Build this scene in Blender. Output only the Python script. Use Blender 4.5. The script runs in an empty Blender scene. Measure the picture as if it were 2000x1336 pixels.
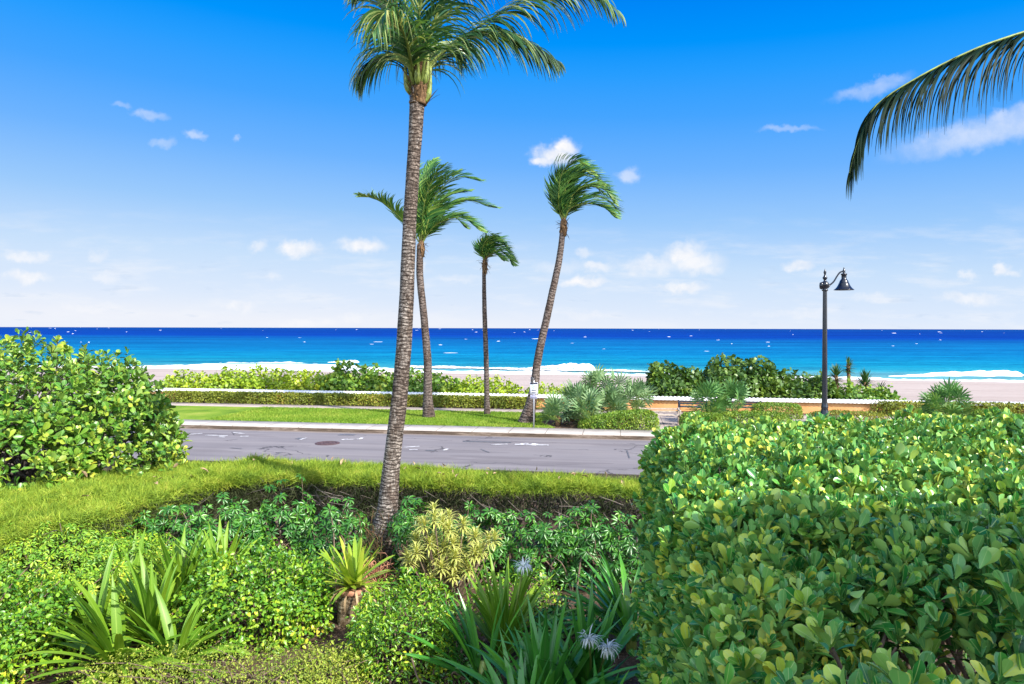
import bpy, math, random
import numpy as np
from mathutils import Vector
random.seed(5)
rng = np.random.default_rng(11)
scene = bpy.context.scene
COL = scene.collection
R = math.radians
F_PX, CX, HZ, CAMZ = 1400.0, 1000.0, 641.0, 4.4
TH = R(8.6); TS, TC = math.sin(TH), math.cos(TH)

# ------------------------------------------------------------------ helpers
def P(px, py, d):
    """world point seen at photo pixel px, py, d metres ahead"""
    h = HZ + .0025*(px-CX)
    return np.array([(px-CX)/F_PX*d, d, CAMZ-(py-h)/F_PX*d])
def W(u, v, z=0.): return np.array([u*TC+v*TS, -u*TS+v*TC, z])
def UV_of(x, y): return x*TC-y*TS, x*TS+y*TC
def nrm(a):
    a = np.asarray(a, float)
    return a/np.maximum(np.linalg.norm(a, axis=-1, keepdims=True), 1e-9)
ORIG = {}
def origin(o): return ORIG.get(o.name, np.zeros(3)) if o else np.zeros(3)
def tag(o, label=None, cat=None, group=None, kind=None):
    if label: o['label'] = label
    if cat: o['category'] = cat
    if group: o['group'] = group
    if kind: o['kind'] = kind
    return o
def thing(name, loc, label, cat, group=None):
    o = bpy.data.objects.new(name, None); COL.objects.link(o)
    o.empty_display_size = .2
    o.location = tuple(float(c) for c in loc); ORIG[o.name] = np.array(loc, float)
    return tag(o, label, cat, group)

class Geo:
    def __init__(s): s.V, s.F, s.U, s.M, s.n = [], [], [], [], 0
    def add(s, V, F, U=None, mi=0):
        V = np.asarray(V, float).reshape(-1, 3); F = np.asarray(F, int).reshape(-1, 4)
        s.V.append(V); s.F.append(F+s.n); s.n += len(V)
        s.U.append(np.zeros((len(V), 2)) if U is None else np.asarray(U, float))
        s.M.append(np.full(len(F), mi)); return s
    def build(s, name, mats, parent=None, smooth=True, rot=0.):
        V = np.concatenate(s.V)-origin(parent); F = np.concatenate(s.F); U = np.concatenate(s.U); M = np.concatenate(s.M)
        me = bpy.data.meshes.new(name)
        me.vertices.add(len(V)); me.vertices.foreach_set('co', V.astype(np.float32).ravel())
        me.loops.add(F.size); me.loops.foreach_set('vertex_index', F.ravel().astype(np.int32))
        me.polygons.add(len(F)); me.polygons.foreach_set('loop_start', (np.arange(len(F))*4).astype(np.int32))
        uvl = me.uv_layers.new(name='UVMap')
        uvl.data.foreach_set('uv', U[F.ravel()].astype(np.float32).ravel())
        mats = mats if isinstance(mats, (list, tuple)) else [mats]
        for m in mats: me.materials.append(m)
        me.polygons.foreach_set('material_index', M.astype(np.int32))
        me.polygons.foreach_set('use_smooth', np.full(len(F), smooth))
        me.update(calc_edges=True); me.validate()
        o = bpy.data.objects.new(name, me); COL.objects.link(o)
        if parent: o.parent = parent; ORIG[o.name] = origin(parent)
        if rot: o.rotation_euler.z = rot
        return o

def box(g, c, size, mi=0, rz=0., skew=None):
    c = np.array(c, float); h = np.array(size, float)/2
    S = np.array([[-1,-1,-1],[1,-1,-1],[1,1,-1],[-1,1,-1],[-1,-1,1],[1,-1,1],[1,1,1],[-1,1,1]], float)*h
    if rz:
        k, q = math.cos(rz), math.sin(rz)
        S = np.stack([S[:,0]*k-S[:,1]*q, S[:,0]*q+S[:,1]*k, S[:,2]], 1)
    g.add(S+c, [[0,3,2,1],[4,5,6,7],[0,1,5,4],[1,2,6,5],[2,3,7,6],[3,0,4,7]], None, mi)
def bevbox(g, c, size, b=.012, mi=0, rz=0.):
    """box with chamfered long edges (octagon-free: built as three nested shells)"""
    x, y, z = [s/2 for s in size]
    pro = [(-x+b,-y),(x-b,-y),(x,-y+b),(x,y-b),(x-b,y),(-x+b,y),(-x,y-b),(-x,-y+b)]
    ins = [(a*(1-b/x), e*(1-b/y)) for a, e in pro]
    rings = [(ins, -z), (pro, -z+b), (pro, z-b), (ins, z)]
    V = [(p[0], p[1], zz) for r, zz in rings for p in r]
    F = []
    for k in range(3):
        for i in range(8):
            j = (i+1) % 8; F.append((k*8+i, k*8+j, k*8+8+j, k*8+8+i))
    for o, s in ((0, -1), (24, 1)):
        q = [(o, o+1, o+2, o+3), (o+3, o+4, o+7, o), (o+4, o+5, o+6, o+7)]
        F += [t[::-1] if s < 0 else t for t in q]
    V = np.array(V)
    k, q = math.cos(rz), math.sin(rz)
    V = np.stack([V[:,0]*k-V[:,1]*q, V[:,0]*q+V[:,1]*k, V[:,2]], 1)
    g.add(V+np.array(c), F, None, mi)

def spline(pts, n):
    pts = np.asarray(pts, float); m = len(pts)
    if m == 2: return pts[0]+(pts[1]-pts[0])*np.linspace(0, 1, n)[:, None]
    q = np.vstack([2*pts[0]-pts[1], pts, 2*pts[-1]-pts[-2]])
    t = np.linspace(0, m-1, n); i = np.minimum(t.astype(int), m-2); f = (t-i)[:, None]
    a, b, c, d = q[i], q[i+1], q[i+2], q[i+3]
    return .5*((2*b)+(c-a)*f+(2*a-5*b+4*c-d)*f*f+(3*b-a-3*c+d)*f**3)
def tube(g, pts, rad, seg=8, mi=0, cap=True, rfun=None):
    pts = np.asarray(pts, float); n = len(pts)
    rad = np.broadcast_to(np.asarray(rad, float), (n,)).copy()
    T = nrm(np.gradient(pts, axis=0))
    ref = np.array([0, 1., 0]) if abs(T[0][1]) < .9 else np.array([1., 0, 0])
    A = nrm(np.cross(T, ref)); B = np.cross(T, A)
    L = np.concatenate([[0], np.cumsum(np.linalg.norm(np.diff(pts, axis=0), axis=1))])
    if cap:
        pts = np.vstack([pts[:1], pts, pts[-1:]]); A = np.vstack([A[:1], A, A[-1:]]); B = np.vstack([B[:1], B, B[-1:]])
        rad = np.concatenate([[rad[0]*.02], rad, [rad[-1]*.02]]); L = np.concatenate([L[:1], L, L[-1:]]); n += 2
    an = np.arange(seg+1)/seg*2*math.pi
    rr = np.repeat(rad[:, None], seg+1, 1)
    if rfun is not None: rr = rr*rfun(L[:, None], an[None, :])
    V = pts[:, None]+rr[..., None]*(np.cos(an)[None, :, None]*A[:, None]+np.sin(an)[None, :, None]*B[:, None])
    U = np.stack([np.broadcast_to(an/(2*math.pi), (n, seg+1)), np.broadcast_to(L[:, None], (n, seg+1))], -1)
    i, j = np.meshgrid(np.arange(n-1), np.arange(seg), indexing='ij'); k = i*(seg+1)+j
    g.add(V.reshape(-1, 3), np.stack([k, k+1, k+seg+2, k+seg+1], -1).reshape(-1, 4), U.reshape(-1, 2), mi)
def lathe(g, c, prof, seg=20, mi=0):
    c = np.array(c, float); n = len(prof); an = np.arange(seg+1)/seg*2*math.pi
    V = np.array([[(r*math.cos(a), r*math.sin(a), z) for a in an] for r, z in prof])+c
    i, j = np.meshgrid(np.arange(n-1), np.arange(seg), indexing='ij'); k = i*(seg+1)+j
    g.add(V.reshape(-1, 3), np.stack([k, k+1, k+seg+2, k+seg+1], -1).reshape(-1, 4), None, mi)
def sheet(g, us, vs, zf, mi=0):
    us = np.asarray(us, float); vs = np.asarray(vs, float)
    A, B = np.meshgrid(us, vs, indexing='ij'); Z = zf(A, B) if callable(zf) else np.full(A.shape, zf, float)
    m = len(vs); i, j = np.meshgrid(np.arange(len(us)-1), np.arange(m-1), indexing='ij'); k = i*m+j
    g.add(np.stack([A, B, Z], -1).reshape(-1, 3), np.stack([k, k+m, k+m+1, k+1], -1).reshape(-1, 4), np.stack([A, B], -1).reshape(-1, 2), mi)

# noise by sums of sines
_K = rng.normal(size=(10, 3)); _PH = rng.uniform(0, 6.28, 10)
def wob(p, s=1.):
    p = np.asarray(p, float)*s
    return np.sin(p@_K.T*1.6+_PH).sum(-1)/5.

# leaf templates: unit length along +Y, unit width, normal +Z
def leaf_t(prof, nseg=4, fold=.25, curl=-.15, ts=None):
    t = np.linspace(0, 1, nseg+1) if ts is None else np.array(ts); nseg = len(t)-1; w = np.array([max(prof(a), .012) for a in t])*.5
    V, U = [], []
    for a, b in zip(t, w):
        z = curl*a*a
        V += [(-b, a, z+fold*b), (0, a, z), (b, a, z+fold*b)]; U += [(.5-b, a), (.5, a), (.5+b, a)]
    F = []
    for k in range(nseg):
        o = 3*k; F += [(o, o+1, o+4, o+3), (o+1, o+2, o+5, o+4)]
    return np.array(V), np.array(F), np.array(U)
def paddle(t): return (.10+.90*math.sin(min(1, t/.66)*math.pi/2)**1.6) if t < .66 else math.sqrt(max(.02, 1-((t-.66)/.345)**2))
OBOV = leaf_t(paddle, 0, .20, -.12, (0, .3, .6, .8, .93, 1))
OBOV_S = leaf_t(paddle, 0, .20, -.12, (0, .3, .6, .8, .93, 1))
OVATE = leaf_t(lambda t: math.sin(math.pi*min(1, t**.7*.98+.02))**.9, 4, .3, -.2)
ELLIP = leaf_t(lambda t: math.sin(math.pi*(t*.96+.02)), 3, .3, -.15)
TINY = leaf_t(lambda t: math.sin(math.pi*(t*.9+.05)), 2, .3, -.1)
ROUND = leaf_t(lambda t: math.sqrt(max(0, 1-(2*t-1)**2)), 4, .2, -.1)
NEEDLE = leaf_t(lambda t: 1-t*.85, 2, 0, -.12)

def scatter(g, T, d, n, pos, sc, mi=0):
    """copies of template T: direction d, facing n, at pos, scaled by sc = (width, length)"""
    Vt, Ft, Ut = T; N = len(pos)
    x = nrm(np.cross(d, n)); z = np.cross(x, d)
    sc = np.asarray(sc, float)
    V = (x[:, None]*(Vt[:, 0][None, :, None]*sc[:, 0][:, None, None])
         + d[:, None]*(Vt[:, 1][None, :, None]*sc[:, 1][:, None, None])
         + z[:, None]*(Vt[:, 2][None, :, None]*sc[:, 1][:, None, None])) + pos[:, None]
    F = Ft[None]+(np.arange(N)*len(Vt))[:, None, None]
    g.add(V.reshape(-1, 3), F.reshape(-1, 4), np.tile(Ut, (N, 1)), mi)
def rdir(n): return nrm(rng.normal(size=(n, 3)))
UPV = np.array([0, 0, 1.])
def perp(a):
    e1 = nrm(np.cross(a, np.where(np.abs(a[:, 2:3]) < .9, UPV, np.array([1., 0, 0])))); return e1, np.cross(a, e1)

def tips_of(c, r, e, n, lump=.08, ls=1.2, depth=.25, zmin=None, ex=1.6):
    """points in the outer shell of a superellipsoid (e=2 mound, e=8 clipped box) and their outward normals"""
    c = np.array(c, float); r = np.array(r, float)
    ar = np.array([r[1]*r[2]*2, r[0]*r[2]*2, r[0]*r[1]]); ax = rng.choice(3, n, p=ar/ar.sum())
    q = rng.uniform(-1, 1, (n, 3)); s = np.where(rng.random(n) < .5, -1., 1.); s[ax == 2] = 1
    q[np.arange(n), ax] = s
    rho = (np.abs(q)**e).sum(1)**(-1/e); p = q*rho[:, None]
    nn = nrm(np.sign(p)*np.abs(p)**(e-1)/r)
    w = p*r+c
    k = (1+lump*wob(w, ls))
    k *= 1-depth*rng.random(n)**ex
    w = p*r*k[:, None]+c
    if zmin is not None:
        m = w[:, 2] > zmin; w, nn = w[m], nn[m]
    return w, nn
def rosettes(g, tp, nn, k, L, Wd, T, up=.5, jit=.35, phi=(18, 78), gap=.06, mi=0):
    N = len(tp); ax = nrm(nn*(1-up)+UPV*up+rng.normal(size=(N, 3))*jit); e1, e2 = perp(ax)
    a0 = rng.uniform(0, 6.28, N)
    size = rng.uniform(.62, 1.18, N)
    for j in range(k):
        a = a0+j*2.4+rng.normal(size=N)*.3; ph = R(phi[0]+(phi[1]-phi[0])*j/max(1, k-1))+rng.normal(size=N)*.2
        ra = np.cos(a)[:, None]*e1+np.sin(a)[:, None]*e2
        d = nrm(np.cos(ph)[:, None]*ax+np.sin(ph)[:, None]*ra); nv = nrm(np.sin(ph)[:, None]*ax-np.cos(ph)[:, None]*ra+rng.normal(size=(N, 3))*.25)
        pos = tp-ax*(gap*j/k)+d*.015
        ln = L*size*rng.uniform(.75, 1.12, N)*(.72+.28*min(1, j/3))
        scatter(g, T, d, nv, pos, np.stack([ln*Wd*rng.uniform(.85, 1.15, N), ln], 1), mi)
def leaves(g, tp, nn, L, Wd, T, up=.4, out=.35, droop=.2, k=1, spread=.0, mi=0):
    for _ in range(k):
        N = len(tp)
        d = nrm(rdir(N)+nn*out-UPV*droop); nv = nrm(nn*(1-up)+UPV*up+rng.normal(size=(N, 3))*.45)
        ln = L*rng.uniform(.6, 1.15, N)
        scatter(g, T, d, nv, tp+rng.normal(size=(N, 3))*spread, np.stack([ln*Wd, ln], 1), mi)
def branches(g, base, tp, n, r0, r1, spread=.25, mi=0, seg=5):
    idx = rng.choice(len(tp), min(n, len(tp)), replace=False); base = np.array(base, float)
    for i in idx:
        b = base+np.array([rng.normal()*spread, rng.normal()*spread, 0]); t = tp[i]
        m1 = b*.65+t*.35+rng.normal(size=3)*.08; m2 = b*.3+t*.7+rng.normal(size=3)*.08
        m1[2] = b[2]+(t[2]-b[2])*.45
        tube(g, spline([b, m1, m2, t], 8), np.linspace(r0, r1, 8), seg, mi, cap=False)

def strap(g, base, az, el, L, Wd, bend, nseg=9, fold=.3, roll=0., prof=None, mi=0, pw=1.):
    prof = prof or (lambda t: (.55+.45*min(1, t*3))*(1-max(0, (t-.35)/.65)**1.8))
    p = np.array(base, float); V, U = [], []
    for k in range(nseg+1):
        t = k/nseg; e = el-bend*t**pw
        d = np.array([math.cos(e)*math.cos(az), math.cos(e)*math.sin(az), math.sin(e)])
        s = np.array([-math.sin(az), math.cos(az), 0.]); n = np.cross(d, s)
        rr = roll*t; s2 = s*math.cos(rr)+n*math.sin(rr); n2 = np.cross(s2, d)*-1
        w = max(Wd*prof(t)*.5, .0012)
        V += [p-s2*w+n*fold*w, p.copy(), p+s2*w+n*fold*w]; U += [(0, t), (.5, t), (1, t)]
        p = p+d*(L/nseg)
    F = []
    for k in range(nseg):
        o = 3*k; F += [(o, o+1, o+4, o+3), (o+1, o+2, o+5, o+4)]
    g.add(V, F, U, mi)
    return p

# ------------------------------------------------------------------ materials
def newmat(name):
    m = bpy.data.materials.new(name); m.use_nodes = True; nt = m.node_tree; nt.nodes.clear()
    out = nt.nodes.new('ShaderNodeOutputMaterial')
    return m, nt, out
def N(nt, typ, **kw):
    n = nt.nodes.new(typ)
    for k, v in kw.items():
        if k.startswith('i_'):
            n.inputs[k[2:].replace('_', ' ')].default_value = v
        else: setattr(n, k, v)
    return n
def ramp(nt, fac, stops, interp='LINEAR'):
    n = nt.nodes.new('ShaderNodeValToRGB'); cr = n.color_ramp; cr.interpolation = interp
    while len(cr.elements) < len(stops): cr.elements.new(.5)
    for e, (p, c) in zip(cr.elements, stops): e.position = p; e.color = (*c, 1) if len(c) == 3 else c
    nt.links.new(fac, n.inputs['Fac']); return n.outputs['Color']
def mix(nt, a, b, fac, mode='MIX'):
    n = nt.nodes.new('ShaderNodeMix'); n.data_type = 'RGBA'; n.blend_type = mode
    for k, v in ((0, fac), (6, a), (7, b)):
        if hasattr(v, 'is_linked') or hasattr(v, 'links'): nt.links.new(v, n.inputs[k])
        else: n.inputs[k].default_value = v if k == 0 else (*v, 1)
    return n.outputs[2]
def math_(nt, op, a, b=None, clamp=False):
    n = nt.nodes.new('ShaderNodeMath'); n.operation = op; n.use_clamp = clamp
    for k, v in ((0, a), (1, b)):
        if v is None: continue
        if hasattr(v, 'links'): nt.links.new(v, n.inputs[k])
        else: n.inputs[k].default_value = v
    return n.outputs[0]
def noise(nt, vec, scale, detail=4, rough=.55, dist=0.):
    n = N(nt, 'ShaderNodeTexNoise'); n.inputs['Scale'].default_value = scale; n.inputs['Detail'].default_value = detail
    n.inputs['Roughness'].default_value = rough; n.inputs['Distortion'].default_value = dist
    if vec is not None: nt.links.new(vec, n.inputs['Vector'])
    return n.outputs['Fac']
def coords(nt, kind='Object', scale=None):
    t = N(nt, 'ShaderNodeTexCoord').outputs[kind]
    if scale is None: return t
    m = N(nt, 'ShaderNodeMapping'); m.inputs['Scale'].default_value = scale; nt.links.new(t, m.inputs['Vector']); return m.outputs[0]
def bump(nt, h, strength, dist):
    b = N(nt, 'ShaderNodeBump'); b.inputs['Strength'].default_value = strength; b.inputs['Distance'].default_value = dist
    nt.links.new(h, b.inputs['Height']); return b.outputs[0]
def principled(nt, out, col, rough=.6, spec=.4, normal=None, metal=0.):
    p = N(nt, 'ShaderNodeBsdfPrincipled'); p.inputs['Roughness'].default_value = rough
    p.inputs['Specular IOR Level'].default_value = spec; p.inputs['Metallic'].default_value = metal
    if hasattr(col, 'links'): nt.links.new(col, p.inputs['Base Color'])
    else: p.inputs['Base Color'].default_value = (*col, 1)
    if normal is not None: nt.links.new(normal, p.inputs['Normal'])
    if out is not None: nt.links.new(p.outputs[0], out.inputs['Surface'])
    return p
def leafmat(name, stops, rough=.42, spec=.45, tr=.25, trc=(1.25, 1.2, .5), rib=None, ribw=.035, edge=None, edgew=.3, nscale=1.3, namt=.45, back=None):
    """leaf: colour per leaf, slow drift through the plant, midrib and margin by UV, light passing through"""
    m, nt, out = newmat(name)
    geo = N(nt, 'ShaderNodeNewGeometry')
    nz = noise(nt, coords(nt, 'Object'), nscale, 2)
    # stretch the noise around its mean
    st = N(nt, 'ShaderNodeMapRange'); st.inputs[1].default_value = .3; st.inputs[2].default_value = .7; nt.links.new(nz, st.inputs[0])
    f = math_(nt, 'ADD', math_(nt, 'MULTIPLY', geo.outputs['Random Per Island'], 1-namt), math_(nt, 'MULTIPLY', st.outputs[0], namt), True)
    c = ramp(nt, f, stops)
    uv = N(nt, 'ShaderNodeSeparateXYZ'); nt.links.new(N(nt, 'ShaderNodeTexCoord').outputs['UV'], uv.inputs[0])
    du = math_(nt, 'ABSOLUTE', math_(nt, 'SUBTRACT', uv.outputs[0], .5))
    if edge:
        c = mix(nt, c, edge, math_(nt, 'GREATER_THAN', du, edgew))
    if rib:
        c = mix(nt, c, rib, math_(nt, 'MULTIPLY', math_(nt, 'LESS_THAN', du, ribw), .75))
    if back:
        c = mix(nt, c, back, math_(nt, 'MULTIPLY', geo.outputs['Backfacing'], .6))
    p = principled(nt, None, c, rough, spec)
    t = N(nt, 'ShaderNodeBsdfTranslucent'); nt.links.new(mix(nt, c, trc, 1., 'MULTIPLY'), t.inputs['Color'])
    ms = N(nt, 'ShaderNodeMixShader'); ms.inputs[0].default_value = tr
    nt.links.new(p.outputs[0], ms.inputs[1]); nt.links.new(t.outputs[0], ms.inputs[2]); nt.links.new(ms.outputs[0], out.inputs['Surface'])
    return m
def plain(name, col, rough=.5, spec=.4, metal=0., var=.25, vs=8., bmp=0.):
    m, nt, out = newmat(name)
    nz = noise(nt, coords(nt), vs, 5)
    dk = tuple(c*(1-var) for c in col); lt = tuple(min(1, c*(1+var)) for c in col)
    c = ramp(nt, nz, [(.3, dk), (.7, lt)])
    principled(nt, out, c, rough, spec, bump(nt, nz, bmp, .02) if bmp else None, metal)
    return m

M = {}
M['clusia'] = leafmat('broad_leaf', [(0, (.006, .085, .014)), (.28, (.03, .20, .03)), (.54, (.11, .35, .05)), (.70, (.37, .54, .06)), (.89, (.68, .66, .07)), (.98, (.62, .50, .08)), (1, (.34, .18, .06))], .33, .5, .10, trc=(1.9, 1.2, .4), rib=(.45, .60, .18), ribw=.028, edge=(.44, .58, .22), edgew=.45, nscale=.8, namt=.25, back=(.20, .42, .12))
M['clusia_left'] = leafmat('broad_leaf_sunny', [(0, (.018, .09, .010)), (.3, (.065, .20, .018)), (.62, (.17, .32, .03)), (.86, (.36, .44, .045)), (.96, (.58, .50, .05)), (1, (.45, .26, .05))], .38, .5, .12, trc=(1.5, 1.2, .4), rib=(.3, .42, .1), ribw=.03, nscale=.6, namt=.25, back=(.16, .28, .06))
M['needle'] = leafmat('fine_needle', [(0, (.07, .14, .02)), (.4, (.20, .31, .03)), (.72, (.35, .44, .045)), (.9, (.46, .46, .08)), (1, (.42, .30, .12))], .6, .2, .22, nscale=2.2, namt=.5)
M['shaded_needle'] = leafmat('shaded_needle', [(0, (.02, .026, .012)), (.5, (.05, .065, .025)), (.85, (.12, .14, .06)), (1, (.20, .16, .09))], .8, .1, .1, nscale=1.5)  # needles darkened in colour to give the hedge a shaded interior
M['schef'] = leafmat('umbrella_leaf', [(0, (0.011, 0.065, 0.008)), (.5, (0.040, 0.173, 0.016)), (.8, (0.127, 0.313, 0.025)), (.95, (0.322, 0.475, 0.040)), (1, (0.460, 0.540, 0.050))], .32, .55, .15, rib=(.1, .25, .05), ribw=.05, nscale=.9, namt=.5)
M['schef_gold'] = leafmat('golden_umbrella_leaf', [(0, (0.039, 0.140, 0.010)), (.4, (0.156, 0.335, 0.020)), (.8, (0.416, 0.518, 0.030)), (1, (0.676, 0.583, 0.050))], .38, .45, .18, nscale=1.4)
M['ovate'] = leafmat('ovate_leaf', [(0, (0.020, 0.097, 0.008)), (.4, (0.081, 0.238, 0.012)), (.75, (0.270, 0.432, 0.020)), (.95, (0.567, 0.562, 0.040)), (1, (0.700, 0.540, 0.060))], .36, .5, .14, trc=(1.5, 1.2, .4), rib=(.2, .38, .06), ribw=.04, nscale=1.6, namt=.4)
M['gloss'] = leafmat('glossy_small_leaf', [(0, (0.019, 0.097, 0.008)), (.4, (0.091, 0.259, 0.012)), (.75, (0.312, 0.475, 0.020)), (.95, (0.650, 0.605, 0.040)), (1, (0.700, 0.540, 0.050))], .32, .55, .15, trc=(1.5, 1.2, .4), rib=(.25, .4, .06), ribw=.04, nscale=1.6, namt=.4)
M['fine'] = leafmat('fine_leaf', [(0, (0.080, 0.160, 0.018)), (.5, (0.256, 0.348, 0.036)), (1, (0.576, 0.551, 0.096))], .5, .35, .2, nscale=2.)
M['crinum_sun'] = leafmat('strap_leaf_sunlit', [(0, (0.054, 0.167, 0.010)), (.5, (0.142, 0.276, 0.016)), (.85, (0.272, 0.385, 0.025)), (1, (0.457, 0.424, 0.041))], .45, .35, .16, rib=(.24, .38, .05), ribw=.06, nscale=.8)  # sunlit copy of the lily leaf, sun yellow put into the colour
M['crinum'] = leafmat('strap_leaf_shaded', [(0, (0.028, 0.153, 0.021)), (.5, (0.072, 0.283, 0.033)), (.85, (0.192, 0.479, 0.036)), (1, (0.480, 0.600, 0.054))], .28, .6, .2, rib=(.09, .22, .05), ribw=.06, nscale=1.1)  # copy of the lily leaf for shade, colour lifted to brighten it there
M['brom'] = leafmat('bromeliad_leaf', [(0, (0.140, 0.270, 0.024)), (.5, (0.308, 0.446, 0.036)), (1, (0.588, 0.567, 0.084))], .33, .5, .25, nscale=2)
M['songleaf'] = leafmat('striped_leaf', [(0, (.10, .24, .03)), (.6, (.20, .34, .04)), (1, (.33, .42, .06))], .4, .4, .25, edge=(.74, .68, .22), edgew=.2, nscale=2)
M['palm'] = leafmat('palm_leaflet', [(0, (.012, .055, .022)), (.45, (.04, .125, .04)), (.75, (.13, .24, .06)), (.92, (.40, .44, .17)), (1, (.50, .42, .16))], .30, .6, .25, nscale=.4, namt=.1)
M['palm_far'] = leafmat('palm_leaflet_windy', [(0, (.015, .07, .02)), (.45, (.05, .15, .035)), (.78, (.17, .29, .05)), (.94, (.42, .46, .10)), (1, (.52, .44, .12))], .5, .25, .18, nscale=.35, namt=.25)
M['palm_backlit'] = leafmat('palm_leaflet_backlit', [(0, (.003, .012, .008)), (.7, (.007, .026, .012)), (1, (.035, .055, .02))], .5, .12, .12, nscale=.4, namt=.3)  # darkness of a backlit frond put into the leaflet colour
M['fan'] = leafmat('fan_palm_leaf', [(0, (0.078, 0.169, 0.066)), (.5, (0.169, 0.286, 0.120)), (.9, (0.338, 0.442, 0.216)), (1, (0.494, 0.494, 0.144))], .45, .4, .2, nscale=.8)
M['fan_green'] = leafmat('fan_palm_leaf_green', [(0, (0.039, 0.130, 0.036)), (.5, (0.104, 0.247, 0.060)), (1, (0.260, 0.390, 0.108))], .45, .4, .2, nscale=.8)
M['grape'] = leafmat('sea_grape_leaf', [(0, (0.042, 0.117, 0.017)), (.45, (0.126, 0.247, 0.028)), (.8, (0.308, 0.403, 0.039)), (1, (0.588, 0.468, 0.066))], .45, .4, .2, nscale=.55, namt=.5)
M['grape_bright'] = leafmat('dune_shrub_leaf', [(0, (0.098, 0.195, 0.013)), (.45, (0.266, 0.390, 0.022)), (.85, (0.448, 0.494, 0.033)), (1, (0.700, 0.468, 0.066))], .45, .4, .2, nscale=.4, namt=.5)
M['grape_dark'] = leafmat('sea_grape_leaf_dark', [(0, (0.028, 0.072, 0.013)), (.5, (0.077, 0.156, 0.024)), (.85, (0.196, 0.286, 0.044)), (1, (0.392, 0.390, 0.077))], .42, .45, .2, nscale=.6, namt=.5)
M['clip'] = leafmat('clipped_leaf', [(0, (0.056, 0.143, 0.017)), (.5, (0.154, 0.273, 0.028)), (1, (0.378, 0.442, 0.055))], .45, .35, .2, nscale=1.5)
M['clip_brown'] = leafmat('wall_hedge_leaf', [(0, (0.070, 0.111, 0.017)), (.45, (0.182, 0.221, 0.028)), (.8, (0.308, 0.325, 0.039)), (1, (0.476, 0.286, 0.077))], .5, .3, .2, nscale=.7)
M['yucca'] = leafmat('yucca_leaf', [(0, (.02, .07, .02)), (.6, (.06, .14, .03)), (1, (.2, .22, .06))], .45, .4, .15)
M['grass'] = leafmat('grass_blade', [(0, (.08, .17, .015)), (.5, (.18, .30, .025)), (1, (.36, .39, .07))], .6, .2, .2, nscale=.5)
M['petal'] = leafmat('white_petal', [(0, (.85, .84, .80)), (1, (.92, .91, .86))], .5, .3, .3, trc=(1, 1, 1))
M['wood'] = plain('woody_stem', (.17, .12, .085), .85, .2, var=.45, vs=14, bmp=.5)
M['wood_grey'] = plain('grey_stem', (.17, .145, .125), .85, .2, var=.4, vs=12, bmp=.5)
M['petiole'] = plain('frond_stalk', (.20, .25, .05), .45, .4, var=.4, vs=3)
M['sheath'] = plain('leaf_sheath', (.22, .27, .06), .4, .4, var=.5, vs=9)
M['fibre'] = plain('palm_fibre', (.16, .095, .05), .9, .1, var=.6, vs=22, bmp=.8)
M['deadleaf'] = plain('dry_leaf', (.36, .25, .14), .8, .2, var=.4, vs=10)
M['iron'] = plain('black_painted_iron', (.008, .010, .018), .25, .6, var=.3, vs=5)
M['galv'] = plain('galvanised_steel', (.42, .43, .46), .4, .5, .6, var=.15, vs=10)
M['sign_white'] = plain('sign_face', (.74, .76, .80), .4, .4, var=.04)
M['sign_lilac'] = plain('small_sign_face', (.46, .46, .62), .4, .4, var=.05)
M['sign_dark'] = plain('sign_print', (.03, .035, .07), .5, .3, var=.1)
M['sign_green'] = plain('sign_ring', (.12, .36, .22), .5, .3, var=.1)
M['sign_back'] = plain('sign_back', (.16, .15, .15), .5, .3, .4, var=.3)
M['teak'] = plain('weathered_teak', (.40, .33, .27), .75, .3, var=.3, vs=9, bmp=.2)
M['bench_dark'] = plain('dark_bench_slats', (.035, .04, .055), .5, .4, var=.3)
M['coping'] = plain('white_coping_tile', (.78, .76, .73), .6, .3, var=.08, vs=3)
M['yellow'] = plain('yellow_line_paint', (.62, .36, .06), .7, .2, var=.3, vs=5)
M['terra'] = plain('terracotta', (.42, .20, .12), .8, .2, var=.4, vs=12, bmp=.3)

def trunk_mat(name, c0, c1, c2, rings):
    m, nt, out = newmat(name)
    uv = N(nt, 'ShaderNodeTexCoord').outputs['UV']
    mp = N(nt, 'ShaderNodeMapping'); mp.inputs['Scale'].default_value = (3., 1., 1.); nt.links.new(uv, mp.inputs[0])
    ob = coords(nt, 'Object')
    sep = N(nt, 'ShaderNodeSeparateXYZ'); nt.links.new(uv, sep.inputs[0])
    n1 = noise(nt, ob, 3.2, 6, .65)
    n2 = noise(nt, coords(nt, 'Object', (9, 9, 42)), 1., 5, .7)
    n3 = noise(nt, coords(nt, 'Object', (30, 30, 14)), 1., 4, .7)
    ph = math_(nt, 'ADD', math_(nt, 'MULTIPLY', sep.outputs[1], rings), math_(nt, 'MULTIPLY', n1, 3.2))
    fr = math_(nt, 'FRACT', ph)
    dark = math_(nt, 'LESS_THAN', fr, .26)
    lum = math_(nt, 'MULTIPLY', n2, 1.0)
    c = ramp(nt, math_(nt, 'ADD', math_(nt, 'MULTIPLY', n2, .6), math_(nt, 'MULTIPLY', n3, .4)), [(.40, c0), (.5, c1), (.60, c2)])
    bl = noise(nt, coords(nt, 'Object', (2.2, 2.2, .8)), 1., 4, .6)
    c = mix(nt, c, (.62, .55, .50), math_(nt, 'MULTIPLY', math_(nt, 'GREATER_THAN', bl, .52), .75), 'MULTIPLY')
    c = mix(nt, c, tuple(k*.55 for k in c0), math_(nt, 'MULTIPLY', dark, math_(nt, 'MULTIPLY', n3, 1.5, True), True))
    h = math_(nt, 'SUBTRACT', math_(nt, 'MULTIPLY', math_(nt, 'ADD', n2, n3), .5), math_(nt, 'MULTIPLY', dark, .5))
    principled(nt, out, c, .9, .15, bump(nt, h, .9, .02))
    return m
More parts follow.
